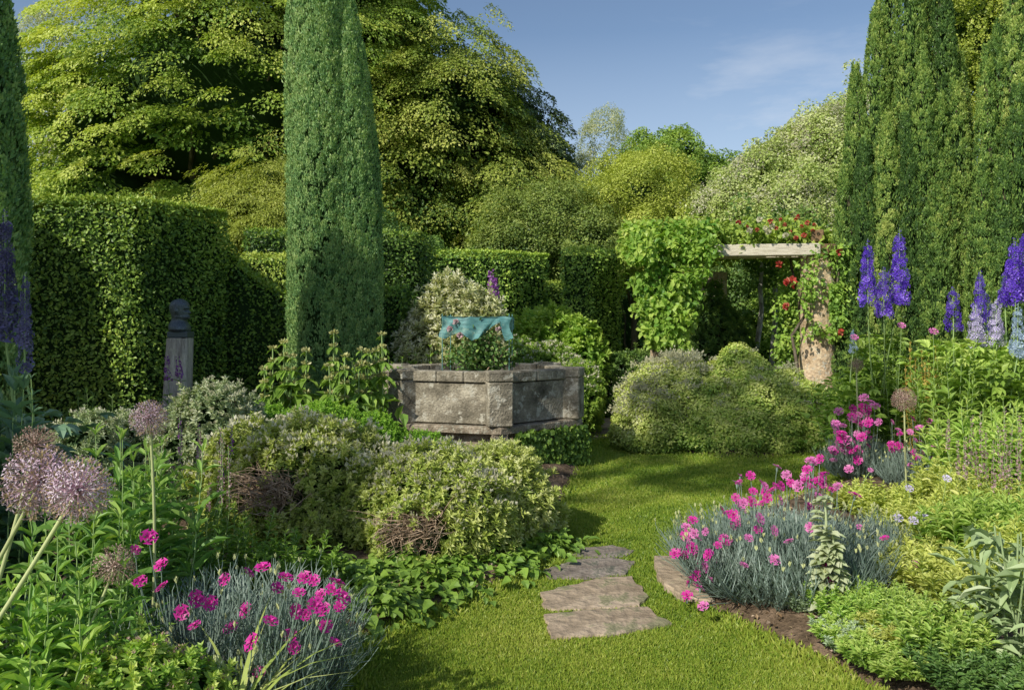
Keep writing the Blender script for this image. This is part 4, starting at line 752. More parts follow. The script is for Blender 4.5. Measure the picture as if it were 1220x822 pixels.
def delph(label, base, spikes, fm, h, foliage=14, lm=M_MID, grp=None, ll=.11):
    """spikes: (px, py_top, py_bottom, d, width px)"""
    t=thing('delphinium',label,'delphinium',base,0,grp); B=np.array(base)
    for (px,pt,pb,d,w) in spikes:
        st=MB(); top=P3(px,pt,d); bot=P3(px-R.uniform(-2,3),pb,d); root=B+R.normal(size=3)*np.array([.08,.06,0]); c=np.concatenate([curve(root,bot,R.normal(size=3)*.03,7)[:-1],curve(bot,top,(0,0,0),5)]); tube(st,c,np.linspace(.008,.002,len(c)),5); s_=st.build('stem',M_STEM,t)
        f=MB(); r=w*.5*d/F0; L=np.linalg.norm(top-bot); n=int(150*L/.5)
        florets_on(f,bot,top-(top-bot)*.12,r,r*.45,n,.036*.5*2.0*w/25,(ST5[0],ST5[1],ST5[2]),.5*2,v0=.5)
        tb=bot+(top-bot)*.8; florets_on(f,tb,top,r*.45,r*.1,40,.014,RH,v0=.35); f.build('flower_spike',fm,s_)
    mb=MB(); n=foliage*26; q=B+np.c_[R.normal(size=n)*.15,R.normal(size=n)*.13,R.random(n)**.7*h]; D=nz(np.c_[q[:,:2]-B[:2],0*q[:,2]])+UP*.1+R.normal(size=q.shape)*.45
    for a in (-.6,0,.6): # palmate leaf of three lobes
        Dz=D.copy(); Dz[:,0]=D[:,0]*math.cos(a)-D[:,1]*math.sin(a); Dz[:,1]=D[:,0]*math.sin(a)+D[:,1]*math.cos(a); scatter(mb,LEAF,q,Dz,UP*.9+R.normal(size=q.shape)*.3,ll*.8,.6,.4+.3*(q[:,2]-B[2])/h+R.normal(size=n)*.1)
    mb.build('leaves',lm,t); return t
def pinks(label, base, rad, h, nst, flw, fm, bm=M_GREY, blade=.11, fsize=.026, grp=None, floc=None):
    """grassy grey clump; every open flower is a part"""
    t=thing('garden_pinks',label,'pinks',base,0,grp); B=np.array(base); mb=MB(); st=MB()
    a=R.uniform(0,6.28,nst); r=R.random(nst)**.5; o=np.c_[np.cos(a),np.sin(a),0*a]; hh=h*R.uniform(.6,1.05,nst)*(1-.35*r**2)
    s=B+o*(rad*.75*r)[:,None]; e=s+o*(rad*.35*r)[:,None]+UP*hh[:,None]+R.normal(size=(nst,3))*np.array([.03,.03,.0])
    for k in range(nst):
        c=curve(s[k],e[k],o[k]*.02,5,.004); tube(st,c,np.linspace(.0028,.0014,5),3)
    for w in range(11):
        tt=.02+.085*w+R.random(nst)*.06; an=R.uniform(0,6.28,nst); oo=np.c_[np.cos(an),np.sin(an),0*an]; p=s+(e-s)*tt[:,None]; lz=blade*(1.15-.65*tt)*R.uniform(.6,1.2,nst)
        D=UP*(.75+.5*tt)[:,None]+oo*.6+o*(.5*r*(1-tt))[:,None]; scatter(mb,BL,p,D,oo*.3+UP*.6-D*.3,lz,.05,.45+.25*(tt-.4)+R.normal(size=nst)*.14)
    # dead straw at the skirt
    mb.build('foliage',bm,t); k=floc if floc is not None else []
    pr=[]; 
    for v in range(3):
        f=MB(); 
        scatter(f,ST5,np.zeros((1,3)),np.array([[1,0,0.]]),np.array([[0,0,1.]]),1,1,.5); scatter(f,ST5,np.array([[0,0,.12]]),np.array([[.8,.6,0.]]),np.array([[0,.1,1.]]),.72,1,.42)
        n=14; uu=rdir(n)*np.array([1,1,.2]); scatter(f,RH,np.tile([[0,0,.1]],(n,1)),uu+UP*.5,UP+uu,.45,.7,.55+R.normal(size=n)*.15)
        pr.append(f)
    pm=[]
    for (p,mm) in k:
        nb=np.argmin(np.linalg.norm(s[:,:2]-np.array(p)[None,:2]*.5-B[None,:2]*.5,axis=1)); c=curve(s[nb],p,o[nb]*.03,8,.003); tube(st,c,np.linspace(.0022,.0016,8),4)
        sk=np.array(p)-UP*.022; tube(st,[sk,sk+UP*.012,np.array(p)-UP*.002],[.003,.0055,.0055],6)
        q=c[R.integers(2,6)]; scatter(mb,BL,np.array([q]),UP+rdir(1)*.6,rdir(1),.05,.05,.5)
        if mm not in [x[1] for x in pm]: ob=pr[R.integers(3)].build('flower',mm,None,world=False); pm.append((ob,mm)); ob.parent=t; fo=ob
        else: fo=[x[0] for x in pm if x[1]==mm][0].copy(); COL.objects.link(fo); fo.parent=t
        fo.location=[float(c_) for c_ in (np.array(p)-B)]; f_=fsize*R.uniform(.75,1.15); fo.scale=(f_,f_,f_); fo.rotation_euler=(R.uniform(.2,1.25),R.normal()*.35,R.normal()*.7)
    # closed buds on stalks
    n=nst//6; i=R.integers(0,nst,n); p=e[i]+UP*R.uniform(.01,.07,n)[:,None]+R.normal(size=(n,3))*np.array([.015,.015,0]); 
    for j in range(n): tube(st,[e[i[j]],p[j]],[.0014,.0012],3)
    for w in range(4): scatter(st,RH2,p,UP+R.normal(size=p.shape)*.15,rdir(n),.024,.45,.6,1)
    st.build('stems',[M_GREY,M_STEMP],t); return t
def along(pts,n,d,jx,jy,jd=.1):
    pts=np.array(pts,float); t=np.linspace(0,len(pts)-1,n)+R.normal(size=n)*.1; px=np.interp(t,range(len(pts)),pts[:,0])+R.normal(size=n)*jx; py=np.interp(t,range(len(pts)),pts[:,1])+R.normal(size=n)*jy
    return [P3(a,b,d+R.normal()*jd) for a,b in zip(px,py)]
# --- pinks at the right of the lawn
fl=[(p,M_MAG if R.random()<.65 else M_PINKP) for p in along([(824,705),(828,660),(850,630),(880,600),(915,580),(960,572),(1000,580)],82,3.72,17,14,.16)]
fl+=[(P3(a,b,3.5),M_PINKP) for a,b in ((892,641),(922,632),(940,645),(923,667),(846,690),(834,700),(886,673),(838,722),(965,628),(905,618))]
fl+=[(P3(a,b,3.4),M_MAG) for a,b in ((982,674),(987,690),(1054,641),(1018,590))]
pinks('large clump of magenta pinks with grey grassy leaves spilling over the right lawn edge',(1.31,3.9,.08),.52,.36,1000,None,M_MAG,floc=fl,blade=.13,fsize=.029)
# --- pinks further back
fl=[(p,M_PINKP if R.random()<.7 else M_MAG) for p in along([(996,540),(1002,515),(1015,495),(1030,485),(1038,505),(1020,525),(1010,535)],56,6.35,9,9,.12)]
pinks('bright pink mound of pinks beside the lumpy bush, farther down the right bed',(X(1024,6.6),6.6,.1),.28,.36,330,None,M_MAG,floc=fl,fsize=.045,blade=.12)
fl=[(p,M_PINKP if R.random()<.6 else M_MAG) for p in along([(1062,500),(1070,530),(1080,545),(1098,518),(1110,515),(1120,535),(1132,525),(1105,550)],44,5.9,9,9,.12)]
pinks('loose pink-flowered pinks between the bright mound and the dusty spikes',(X(1100,6.1),6.1,.1),.34,.30,380,None,M_MAG,floc=fl,fsize=.030,blade=.11)
pinks('flowerless blue-grey tuft of pinks leaves right of the pale woolly stem',(X(1040,4.1),4.1,.08),.16,.30,260,None,M_MAG,bm=M_GREY)
# --- pinks at bottom left
fl=[(P3(a,b,2.5+R.normal()*.08),M_MAG) for a,b in ((313,676),(193,699),(233,713),(217,729),(363,688),(374,691),(397,702),(401,694),(376,721),(364,732),(385,726),(345,757),(350,771),(210,773),(166,692),(192,673),(399,765),(293,727),(388,745),(309,801),(352,728),(330,700),(268,690),(250,718),(275,748),(322,740),(296,682),(340,688),(232,745),(382,708),(408,712),(356,706),(300,765),(177,640),(161,655),(405,722))]
pinks('clump of magenta pinks with long grey stems at the bottom left',(X(275,2.75),2.78,.08),.44,.40,520,None,M_MAG,floc=fl,fsize=.028,blade=.13)
# --- alliums
def allium(label, c, r, base, m, n, sr=.006, bow=(0,0,0), ps=.6, fl=.16):
    t=thing('allium',label,'allium',base); c=np.array(c); st=MB(); cv=curve(base,c,bow,12); tube(st,cv,np.linspace(sr*1.2,sr,12),8); s_=st.build('stem',M_STEMP,t)
    f=MB(); g=(np.arange(n)+.5)/n; ph=np.arccos(1-2*g); th=np.pi*(1+5**.5)*np.arange(n); u=np.c_[np.cos(th)*np.sin(ph),np.sin(th)*np.sin(ph),np.cos(ph)]+R.normal(size=(n,3))*.07; u=nz(u)
    rr=r*R.uniform(.68,1.05,n); p=c+u*rr[:,None]
    scatter(f,([(-.5,0,0),(.5,0,0),(.5,1,0),(-.5,1,0)],np.array([[0,1,2,3]])),np.tile(c,(n,1)),u,np.cross(u,rdir(n)),rr,.0016/r*1.1,.25)
    scatter(f,ST6,p,np.cross(u,rdir(n)),u+R.normal(size=(n,3))*.25,r*fl*1.2*R.uniform(.7,1.25,n),1,.62+R.normal(size=n)*.22)
    q=n; scatter(f,RH,c+u*(rr*.97)[:,None],u,rdir(q),r*.15,.55,-.1); scatter(f,RH,c+u*(rr*.9)[:,None],u+rdir(q)*.5,rdir(q),r*.13,.4,.1)
    f.build('flower_head',m,s_); return t
allium('largest pinkish allium globe, upper left one of the touching pair at the left edge',P3(48,574,1.72),.074,(-1.62,1.75,.05),M_ALL,230,.0045,(.05,0,.05))
allium('lilac-pink allium globe in front, lower right one of the touching pair',P3(93,583,1.60),.062,(-1.55,1.62,.05),M_ALL,220,.0045,(.05,0,.04))
allium('dried reddish allium head poking up behind the touching pair of globes',P3(42,530,2.1),.05,(-1.6,2.1,.05),M_ALLD,120,.005,(.03,0,0))
allium('single pink allium globe standing above leafy stems below the bust',P3(178,499,2.75),.062,(-1.3,2.85,.08),M_ALL,200,.005,(.02,0,0))
allium('small loose allium head low on a slanting stem beside the left pinks',P3(137,674,2.3),.055,(-1.45,2.2,.05),M_ALLD,95,.004,(.03,0,.0),fl=.2)
allium('round fading allium head in front of the rubble column',P3(1020,435,6.9),.06,gp(1024,6.9),M_ALLD,120,.006)
allium('rusty dried allium globe behind the loose pinks on the right',P3(1077,476,5.8),.085,gp(1080,5.8),M_ALLD,160,.006)
# --- left foreground leaves
lance('tall leafy plant with pale yellow-green tips around the single allium globe',gp(165,3.0),height(492,3.0),17,.24,.12,M_LANCE,tipb=.55,v0=.35)
lance('leafy upright plant with fresh tips directly right of the allium pair',gp(112,2.9),height(530,2.9),15,.22,.115,M_LANCE,tipb=.5,v0=.35)
lance('dark leafy stand under the large allium globes at the left edge',gp(45,2.35),height(640,2.35),22,.26,.10,M_LANCE,v0=.35)
lance('leafy plant at the far left bottom corner',gp(10,2.15),height(700,2.15),18,.25,.10,M_LUSH,v0=.4)
lance('green leaves filling the gap between the small allium head and the left pinks',gp(110,2.55),height(700,2.55),16,.22,.085,M_LANCE,v0=.32)
lance('dark green leafy clump behind the left pinks, left of the dusty spikes',gp(180,3.5),height(610,3.5),20,.28,.09,M_LANCE,v0=.3)
lance('bushy green plant with small leaves behind the left pinks, below the bare twigs',gp(262,3.75),height(610,3.75),30,.30,.055,M_MID,v0=.4,per=12,lw=.35)
lance('low small-leaved green plant in front of the cream-tipped hebe',gp(330,3.8),height(640,3.8),30,.30,.055,M_MID,v0=.35,per=12,lw=.4)
lance('dark leafy growth behind the allium pair at the left edge',gp(60,3.4),height(560,3.4),18,.3,.11,M_DARK,v0=.5)
lance('small-leaved silvery sprig in the bottom left corner',gp(65,2.3),height(792,2.3),20,.16,.035,M_SILV,v0=.4,per=12,lw=.5)
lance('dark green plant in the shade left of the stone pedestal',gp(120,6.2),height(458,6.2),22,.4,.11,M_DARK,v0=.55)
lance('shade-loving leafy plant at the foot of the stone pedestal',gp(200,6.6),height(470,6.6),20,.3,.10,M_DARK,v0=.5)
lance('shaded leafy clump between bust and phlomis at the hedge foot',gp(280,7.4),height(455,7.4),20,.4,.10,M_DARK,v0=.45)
lance('bright leaves between the phlomis stems and the left pier of the well',gp(455,7.6),height(415,7.6),26,.32,.075,M_LUSH,v0=.3,lw=.5)
lance('fresh green plant just behind the left rim of the well',gp(510,9.0),height(402,9.0),30,.42,.09,M_MID,v0=.45,lw=.5)
lance('dark undergrowth at the cypress foot behind the phlomis',gp(400,8.2),height(448,8.2),26,.55,.09,M_DARK,v0=.45)
# tall dusky delphinium at the left edge
delph('shaded tall delphinium with dusky violet spikes at the left edge, taller spikes left',(X(6,3.3),3.3,.08),[(6,250,400,3.3,26),(-14,240,400,3.4,26),(30,325,440,3.2,16)],M_DVIO,.9,10,M_BLUEG,ll=.10)
lance('blue-green broad-leaved plant below the dusky delphinium spikes',gp(14,3.1),height(425,3.1),9,.14,.15,M_BLUEG,v0=.4,lw=.38,per=9)
lance('grey-leaved stalk with pale seed pods beside the dusky delphinium',gp(34,3.0),height(340,3.0),1,.01,.07,M_BLUEG,v0=.5,lw=.25,per=14)
# purple flowers before the pedestal
def spikes(label, base, pts, fm, r, sz, n=70, name='flower_spike_plant', leaves=True, lm=M_MID, fname='flower_spike', sm=M_STEM, ll=.05, cat='flower'):
    t=thing(name,label,cat,base); B=np.array(base); mb=MB()
    for (px,pt,pb,d) in pts:
        top=P3(px,pt,d); bot=P3(px+R.normal()*1.5,pb,d); st=MB(); c=np.concatenate([curve(B+R.normal(size=3)*np.array([.06,.05,0]),bot,R.normal(size=3)*.015,6)[:-1],curve(bot,top,(0,0,0),4)]); tube(st,c,np.linspace(.003,.0013,len(c)),4); s_=st.build('stem',sm,t)
        f=MB(); florets_on(f,bot,top,r,r*.45,n,sz,RH,.9); f.build(fname,fm,s_)
        if leaves:
            i=np.repeat(c[1:6],5,0); scatter(mb,LEAF,i+R.normal(size=i.shape)*.008,rdir(len(i))*np.array([1,1,.3])+UP*.5,UP+rdir(len(i))*.4,ll,.32,.45+R.normal(size=len(i))*.15)
    if leaves: mb.build('leaves',lm,t)
    return t
spikes('two purple foxglove-like spikes in front of the stone pedestal',gp(205,6.9),[(199,425,452,6.9),(212,425,455,6.9)],M_PUR,.03,.03,60)
spikes('single magenta-purple plume above the variegated shrub',(X(586,9.5),9.5,.1),[(585,322,352,9.5),(590,332,356,9.5)],M_PUR,.055,.05,90)
spikes('slim dusty-pink and violet spikes in front of the grey-green hebe',gp(230,3.6),[(192,520,590,3.6),(200,545,590,3.5),(215,508,560,3.6),(238,510,555,3.6),(237,512,560,3.7),(264,508,590,3.6),(266,520,605,3.5),(272,530,610,3.5),(250,575,610,3.5),(186,540,585,3.5),(206,552,590,3.6)],M_DUST,.008,.014,60,ll=.045)
spikes('violet slender spikes just right of the single allium globe',gp(225,4.1),[(214,497,545,4.1),(237,505,560,4.1),(276,505,540,4.2),(262,512,570,4.2)],M_PUR,.009,.014,50,ll=.045)
# phlomis with whorls
def phlomis(label,pts,base):
    t=thing('phlomis',label,'phlomis',base); B=np.array(base); lv=MB()
    for (px,pt,d) in pts:
        top=P3(px,pt,d); b=np.array([top[0]+R.normal()*.03,top[1],B[2]]); st=MB(); tube(st,curve(b,top,(0,0,0),6),  .006,4); s_=st.build('stem',M_STEM,t)
        for k,z in enumerate((0,.11,.23,.36)):
            q=top-UP*z; wf=MB(); n=26; u=rdir(n)*np.array([1,1,.4]); scatter(wf,RH,q+u*.018,u+UP*.5,rdir(n),.034,.6,.5+R.normal(size=n)*.2); wf.build('flower_whorl',M_YELF,s_)
            n=4+2*k; a=R.uniform(0,6.28,n); u=np.c_[np.cos(a),np.sin(a),-.5+0*a]; scatter(lv,LEAF,np.tile(q-UP*.01,(n,1)),u,UP+rdir(n)*.2,.07+.035*k,.5,.45+R.normal(size=n)*.12)
        n=16; q=np.c_[R.normal(size=n)*.1+b[0],R.normal(size=n)*.1+b[1],R.uniform(.1,top[2]*.7,n)]; u=rdir(n)*np.array([1,1,.4]); scatter(lv,LEAF,q,u,UP+rdir(n)*.3,.17,.55,.3+R.normal(size=n)*.12)
    lv.build('leaves',M_MID,t)
phlomis('phlomis with yellow whorled stems left of the cypress',[(325,415,6.9),(338,408,6.9),(315,440,6.8),(348,425,6.9)],gp(332,6.9))
phlomis('phlomis stems with yellow whorls right in front of the cypress foot',[(365,418,6.9),(398,397,6.9),(411,424,6.8),(392,436,6.8)],gp(392,6.9))
phlomis('phlomis stems with yellow whorls nearest the left pier of the well',[(431,417,7),(438,420,7),(455,399,7.1),(448,418,7.1),(428,436,6.9)],gp(441,7.0))
# strappy leaves bottom left
def strappy(label,base,n,L,m,name='iris',lw=.07,spread=.5,grp=None,cat='plant'):
    t=thing(name,label,cat,base,0,grp); mb=MB(); a=R.uniform(0,6.28,n); o=np.c_[np.cos(a),np.sin(a),0*a]; B=np.array(base)
    scatter(mb,BL2,B+o*.035*R.random(n)[:,None],UP+o*spread*R.uniform(.2,1.3,n)[:,None],-o+UP*.4,L*R.uniform(.6,1.1,n),lw,.5+R.normal(size=n)*.2); mb.build('leaves',m,t); return t
strappy('yellow-green strap-leaved clump at the bottom left in front of the pinks',(X(285,2.3),2.3,.04),48,.50,M_STRAP,lw=.034,spread=.26)
strappy('wide-spread strap-leaved tuft beside the yellow-green one, leaning right',(X(312,2.3),2.3,.08),18,.40,M_STRAP,lw=.045,spread=1.1)
e=[E2(160,2.35,768,55,.16,.0),E2(205,2.4,790,40,.14)]
bush('pale green stonecrop with cream buds at the very bottom left',[(X(165,2.25),2.25,.2,.15,.15,.235),(X(215,2.3),2.3,.18,.12,.12,.21)],700,.03,M_LUSH,name='stonecrop',cat='plant',W=.6,white=130,wm=M_ALLD,wz=.3,wsize=.009,v0=.5,twigs=20,lump=.025,fr=12)
# broad-leaved ground cover below the hebes
for (px,d,pt,lab) in [(372,4.0,655,'broad-leaved ground cover, leftmost clump behind the left pinks'),(425,3.95,662,'broad-leaved ground cover directly left of the lawn corner'),(475,4.15,650,'broad-leaved ground cover under the bare arching twigs'),(530,4.2,660,'broad-leaved ground cover at the lawn edge below the cream-flowered hebe'),(585,4.4,655,'small broad-leaved ground cover at the tip of the left bed'),(440,3.7,715,'low dark ground cover hugging the lawn edge at the left'),(500,4.0,700,'low leaves on the lawn edge below the cream-flowered hebe, nearest the camera'),(625,4.75,645,'dark low leaves under the yellow-green hebe')]:
    h=max(.12,height(pt,d,.06)); w=.22; x=X(px,d); t=thing('ground_cover',lab,'ground cover',(x,d,.05)); mb=MB(); n=420; q=np.c_[x+R.normal(size=n)*w*.6,d+R.normal(size=n)*w*.55,.05+h*R.random(n)**.6*np.exp(-0*R.random(n))]; o=nz(np.c_[q[:,0]-x,q[:,1]-d-.1,0*q[:,0]])
    q[:,2]=.04+(q[:,2]-.05)*np.exp(-((q[:,0]-x)**2+(q[:,1]-d)**2)/(w*1.1)**2); scatter(mb,LEAF,q,o*.8+rdir(n)*.6-UP*.15,UP+R.normal(size=q.shape)*.35,.062*R.uniform(.6,1.3,n),.85,.35+1.2*(q[:,2]-.1)+R.normal(size=n)*.15); mb.build('leaves',M_MID,t)
    st=MB()
    for k in range(22): tube(st,curve((x,d,.03),q[R.integers(n)],(0,0,.02),4),.002,3)
    st.build('stems',M_STEM,t)
# ================================================================== RIGHT BED
delph('delphinium with three deep violet spikes in front of the left Irish yew',gp(1053,7.4,.1),[(1034,285,363,6.8,23),(1053,318,377,6.7,22),(1072,272,362,6.8,25)],M_VIO,1.15,12)
delph('lone dark violet delphinium spike between the three-spiked one and the lilac ones',gp(1136,6.5,.1),[(1135,342,392,6.5,20)],M_VIO,1.1,10)
delph('violet delphinium spike rising directly behind the two lilac spikes',gp(1172,6.6,.1),[(1168,322,382,6.6,18),(1176,350,395,6.7,14)],M_VIO,1.1,10)
delph('pale lilac delphinium with two spikes side by side',gp(1176,6.1,.1),[(1162,362,412,6.1,22),(1187,356,412,6.1,20)],M_LIL,1.1,14,M_LUSH)
delph('deep violet delphinium cut by the right edge of the frame',gp(1212,6.2,.1),[(1208,283,362,6.2,26),(1224,270,360,6.2,28),(1200,320,362,6.3,18)],M_VIO,1.1,10)
delph('sky-blue delphinium spike at the right edge below the violet one',gp(1216,5.6,.1),[(1213,362,426,5.6,18)],M_SKYB,1.0,10)
delph('tiny pale blue delphinium spike beside the rubble column',gp(1016,7.2,.1),[(1016,393,420,7.2,11)],M_SKYB,.75,8)
lance('dense bright phlox-like foliage left of the rusty stalks',gp(1045,7.5),height(398,7.5),46,.36,.10,M_LUSH,v0=.42,per=12,lw=.3,tipb=.3)
lance('fresh leafy stand right beside the rubble column foot',gp(1012,7.9),height(440,7.9),30,.34,.10,M_LUSH,v0=.4,per=11)
lance('bushy green stand between the violet spikes and the rusty stalks',gp(1078,7.2),height(392,7.2),30,.3,.09,M_MID,v0=.5,per=12)
lance('slender rusty yellow stalks standing between two green stands',gp(1098,6.5),height(392,6.5),9,.10,.06,M_RUST,v0=.5,per=15,lw=.4,stem=M_RUST)
lance('grey-green broad-leaved stand under the lilac delphiniums',gp(1140,5.9),height(402,5.9),34,.34,.10,M_MID,v0=.55,per=12,lw=.42)
lance('leafy green stand at the right edge under the lilac delphiniums',gp(1188,5.8),height(410,5.8),32,.30,.10,M_MID,v0=.5,per=12,lw=.42)
lance('arching fresh green stand behind the dusty spikes',gp(1165,5.2),height(468,5.2),26,.26,.12,M_LUSH,v0=.55,per=10,lw=.22)
lance('bright yellow-green stand at the right edge behind the dusty spikes',gp(1210,5.0),height(470,5.0),26,.22,.09,M_LUSH,v0=.6,per=12)
spikes('patch of upright dusty-pink toadflax spikes, left half of the patch',gp(1165,4.7),[(1158,495,560,4.7),(1168,490,565,4.7),(1150,520,570,4.6),(1175,515,575,4.6),(1141,525,570,4.7),(1162,530,580,4.5),(1130,500,535,4.9)],M_DUST,.010,.016,80,lm=M_OLV,name='toadflax')
spikes('patch of upright dusty-pink toadflax spikes, right half beside the frame edge',gp(1198,4.6),[(1190,508,575,4.5),(1197,486,565,4.6),(1205,510,580,4.5),(1200,530,590,4.4),(1215,495,560,4.6),(1183,525,585,4.5),(1212,520,580,4.4)],M_DUST,.010,.016,80,lm=M_OLV,name='toadflax')
for (px,d,pt,ns,sp,ll,m,lw,lab,v0) in [
 (940,3.62,738,30,.11,.03,M_OLV,.45,'small yellow-green tuft spilling onto the soil in front of the large pinks',.5),
 (1040,3.0,765,50,.13,.035,M_LUSH,.42,'fresh green tuft at the bottom of the frame beside the lawn corner',.55),
 (975,3.5,712,50,.12,.03,M_SILVG,.45,'little grey-green tuft at the foot of the pale woolly stalk',.5),
 (1010,3.15,745,60,.13,.03,M_LUSH,.45,'bright little herb at the corner of the right bed, touching the lawn',.55),
 (1130,5.0,545,40,.28,.06,M_OLV,.4,'small-leaved yellow-green plant under the loose pinks',.5),
 (1180,4.6,560,44,.28,.06,M_OLV,.4,'small-leaved yellow-green plant at the foot of the toadflax spikes',.5),
 (1070,4.9,570,44,.28,.05,M_OLV,.45,'yellow-green twiggy plant in front of the loose pinks',.45),
 (1030,5.2,575,30,.22,.05,M_OLV,.45,'low greenery between the two nearest clumps of right-hand pinks',.45),
 (1100,4.3,600,44,.28,.06,M_OLV,.35,'soft green plant with a mauve flower in the middle of the right bed',.5),
 (1160,4.1,590,34,.26,.09,M_LUSH,.25,'bright lance-leaved plant in the middle of the right bed',.5),
 (1205,4.0,580,34,.26,.09,M_LUSH,.25,'bright lance-leaved plant against the right frame edge',.5),
 (1215,3.5,620,30,.22,.07,M_OLV,.4,'yellow-green leafy plant behind the woolly grey leaves',.45),
 (1075,3.9,640,36,.22,.05,M_OLV,.4,'soft yellowish plant beside the blue-grey tuft',.45),
 (1120,3.7,655,44,.26,.055,M_OLV,.45,'olive-green small-leaved plant right of the blue-grey tuft',.5),
 (1165,3.45,665,36,.24,.055,M_OLV,.45,'olive-green small-leaved plant left of the woolly grey leaves',.42),
 (1015,3.35,693,80,.17,.032,M_LUSH,.45,'fine bright green upright herb at the bed corner in front of the pale woolly stem',.45),
 (1055,3.3,698,80,.17,.032,M_LUSH,.45,'fine bright green upright herb, right-hand one of the two at the bed corner',.5),
 (1020,3.12,762,60,.14,.03,M_SILVG,.4,'low grey-green herb at the very edge of the right bed',.6),
 (1085,3.05,735,50,.17,.04,M_OLV,.4,'yellow-green herb at the bottom of the frame, right of the grey-green one',.6),
 (1120,2.95,715,50,.17,.045,M_LUSH,.4,'light green upright herb at the bottom, left of the woolly grey leaves',.55),
 (1060,2.92,780,50,.15,.04,M_LUSH,.4,'short bright herb at the bottom edge of the frame in the right bed',.55),
 (1150,2.75,770,50,.16,.035,M_DARK,.5,'dark bluish low plant at the bottom edge below the woolly leaves',.3),
 (1200,2.7,790,40,.15,.035,M_DARK,.5,'dark low plant in the bottom right corner',.45)]:
    lance(lab,gp(px,d),max(.1,height(pt,d)),ns,sp,ll,m,lw=lw,v0=v0,per=12,whorl=3,sr=.0025,name='bedding_plant',tipb=.35)
# pale woolly verbascum stalk
t=thing('mullein','pale woolly mullein stalk growing through the right-hand pinks','mullein',gp(985,3.45)); mb=MB(); st=MB()
for (px,pt) in ((985,590),(993,625)):
    b=np.array(gp(px,3.42)); top=P3(px-3,pt,3.38); c=curve(b,top,(.01,0,0),8,.003); tube(st,c,np.linspace(.010,.004,8),6)
    n=120; tt=R.random(n); p=b+(top-b)*tt[:,None]; a=R.uniform(0,6.28,n); o=np.c_[np.cos(a),np.sin(a),.1+0*a]; scatter(mb,LEAF,p+o*.006,o,UP-o*.3+rdir(n)*.3,.075*(1.25-.6*tt),.75,.6+R.normal(size=n)*.2)
mb.build('leaves',M_PALG,t); st.build('stem',M_PALG,t)
# woolly grey lamb's ear
for (px,d,n,L,lab) in [(1212,2.9,150,.15,'large woolly grey-green leaves at the right edge of the frame'),(1178,3.0,90,.11,"smaller woolly grey leaves left of the large ones")]:
    t=thing('lambs_ear',lab,"lamb's ear",(X(px,d),d,.08)); mb=MB(); B=np.array(t.location); h=.50 if n==150 else .40
    p=B+np.c_[R.normal(size=n)*.07,R.normal(size=n)*.06,R.random(n)*h]; a=R.uniform(0,6.28,n); o=np.c_[np.cos(a),np.sin(a),R.uniform(-.9,.9,n)]; scatter(mb,LEAF,p,o,UP-o*.2+rdir(n)*.3,L*R.uniform(.45,1,n),.36,.5+R.normal(size=n)*.16); mb.build('leaves',M_SILV,t)
    st=MB()
    for k in range(6): tube(st,curve(B+rdir(1)[0]*.02,B+np.array([R.normal()*.06,R.normal()*.05,h*1.05]),(0,0,0),5),.004,4)
    st.build('stems',M_SILV,t)
# scattered single blooms
def blooms(label,name,pts,m,r,lm=M_STEM,T=ST5):
    b=P3(*pts[0]); t=thing(name,label,'flower',(b[0],b[1],.1)); B=np.array(t.location)
    for q in pts:
        c=P3(*q); s=MB(); tube(s,curve((c[0]*.5+B[0]*.5,c[1]+.03,.1),c,(.01,0,0),6),.0018,4); s.build('stem',lm,t)
        f=MB(); scatter(f,T,np.array([c]),np.array([[1,0,.1]]),np.array([[R.normal()*.3,-.7,.7]]),r,1,.5); scatter(f,T,np.array([c])+[[0,-.002,.004]],np.array([[.8,0,.7]]),np.array([[R.normal()*.3,-.7,.7]]),r*.6,1,.4); f.build('flower',m,t)
blooms('mauve cranesbill blooms among the yellow-green leaves','cranesbill',[(1083,582,4.6),(1070,617,4.1),(1096,614,4.15),(1104,618,4.15),(1088,620,4.1),(1128,570,4.5)],M_LIL,.028)
blooms('white little blooms on the lumpy bush','small_white_flower',[(985,472,8.6),(976,478,8.6)],M_WHITE,.045)
blooms('pink single blooms near the rusty stalks','small_pink_flower',[(1112,395,6.0),(1018,402,7.0),(1074,388,6.8)],M_PINKP,.04)
blooms('soft pink single blooms low in the right bed','small_pink_flower',[(1090,672,3.6),(1186,640,3.7),(1024,628,3.95),(1037,560,5.0)],M_PINKP,.02)

# fallen leaves and petals on the soil margins
mb=MB(); n=14000; q=np.c_[R.uniform(-3,2.6,n),R.uniform(2.4,7,n)]; s1=sdf(RIGHT,q); s2=sdf(LEFT,q); k=((s1>0.02)&(s1<.5))|((s2>.02)&(s2<.4)); q=q[k]; sd=np.maximum(s1,s2)[k]; n=len(q)
zz=np.where(s1[k]>0,.12,.10)*(1-(1-np.clip(sd/.35,0,1))**2)+.026
scatter(mb,RH2,np.c_[q,zz],rdir(n)*np.array([1,1,.25]),UP+R.normal(size=(n,3))*.35,R.uniform(.010,.030,n),.6,R.random(n))
tag(mb.build('leaf_litter',foliage('dry_litter',[(.04,.025,.012),(.14,.08,.04),(.24,.16,.09),(.3,.2,.17)],.1),None,stuff=True),'dry leaf litter and fallen petals on the soil margins of the beds','leaf litter')
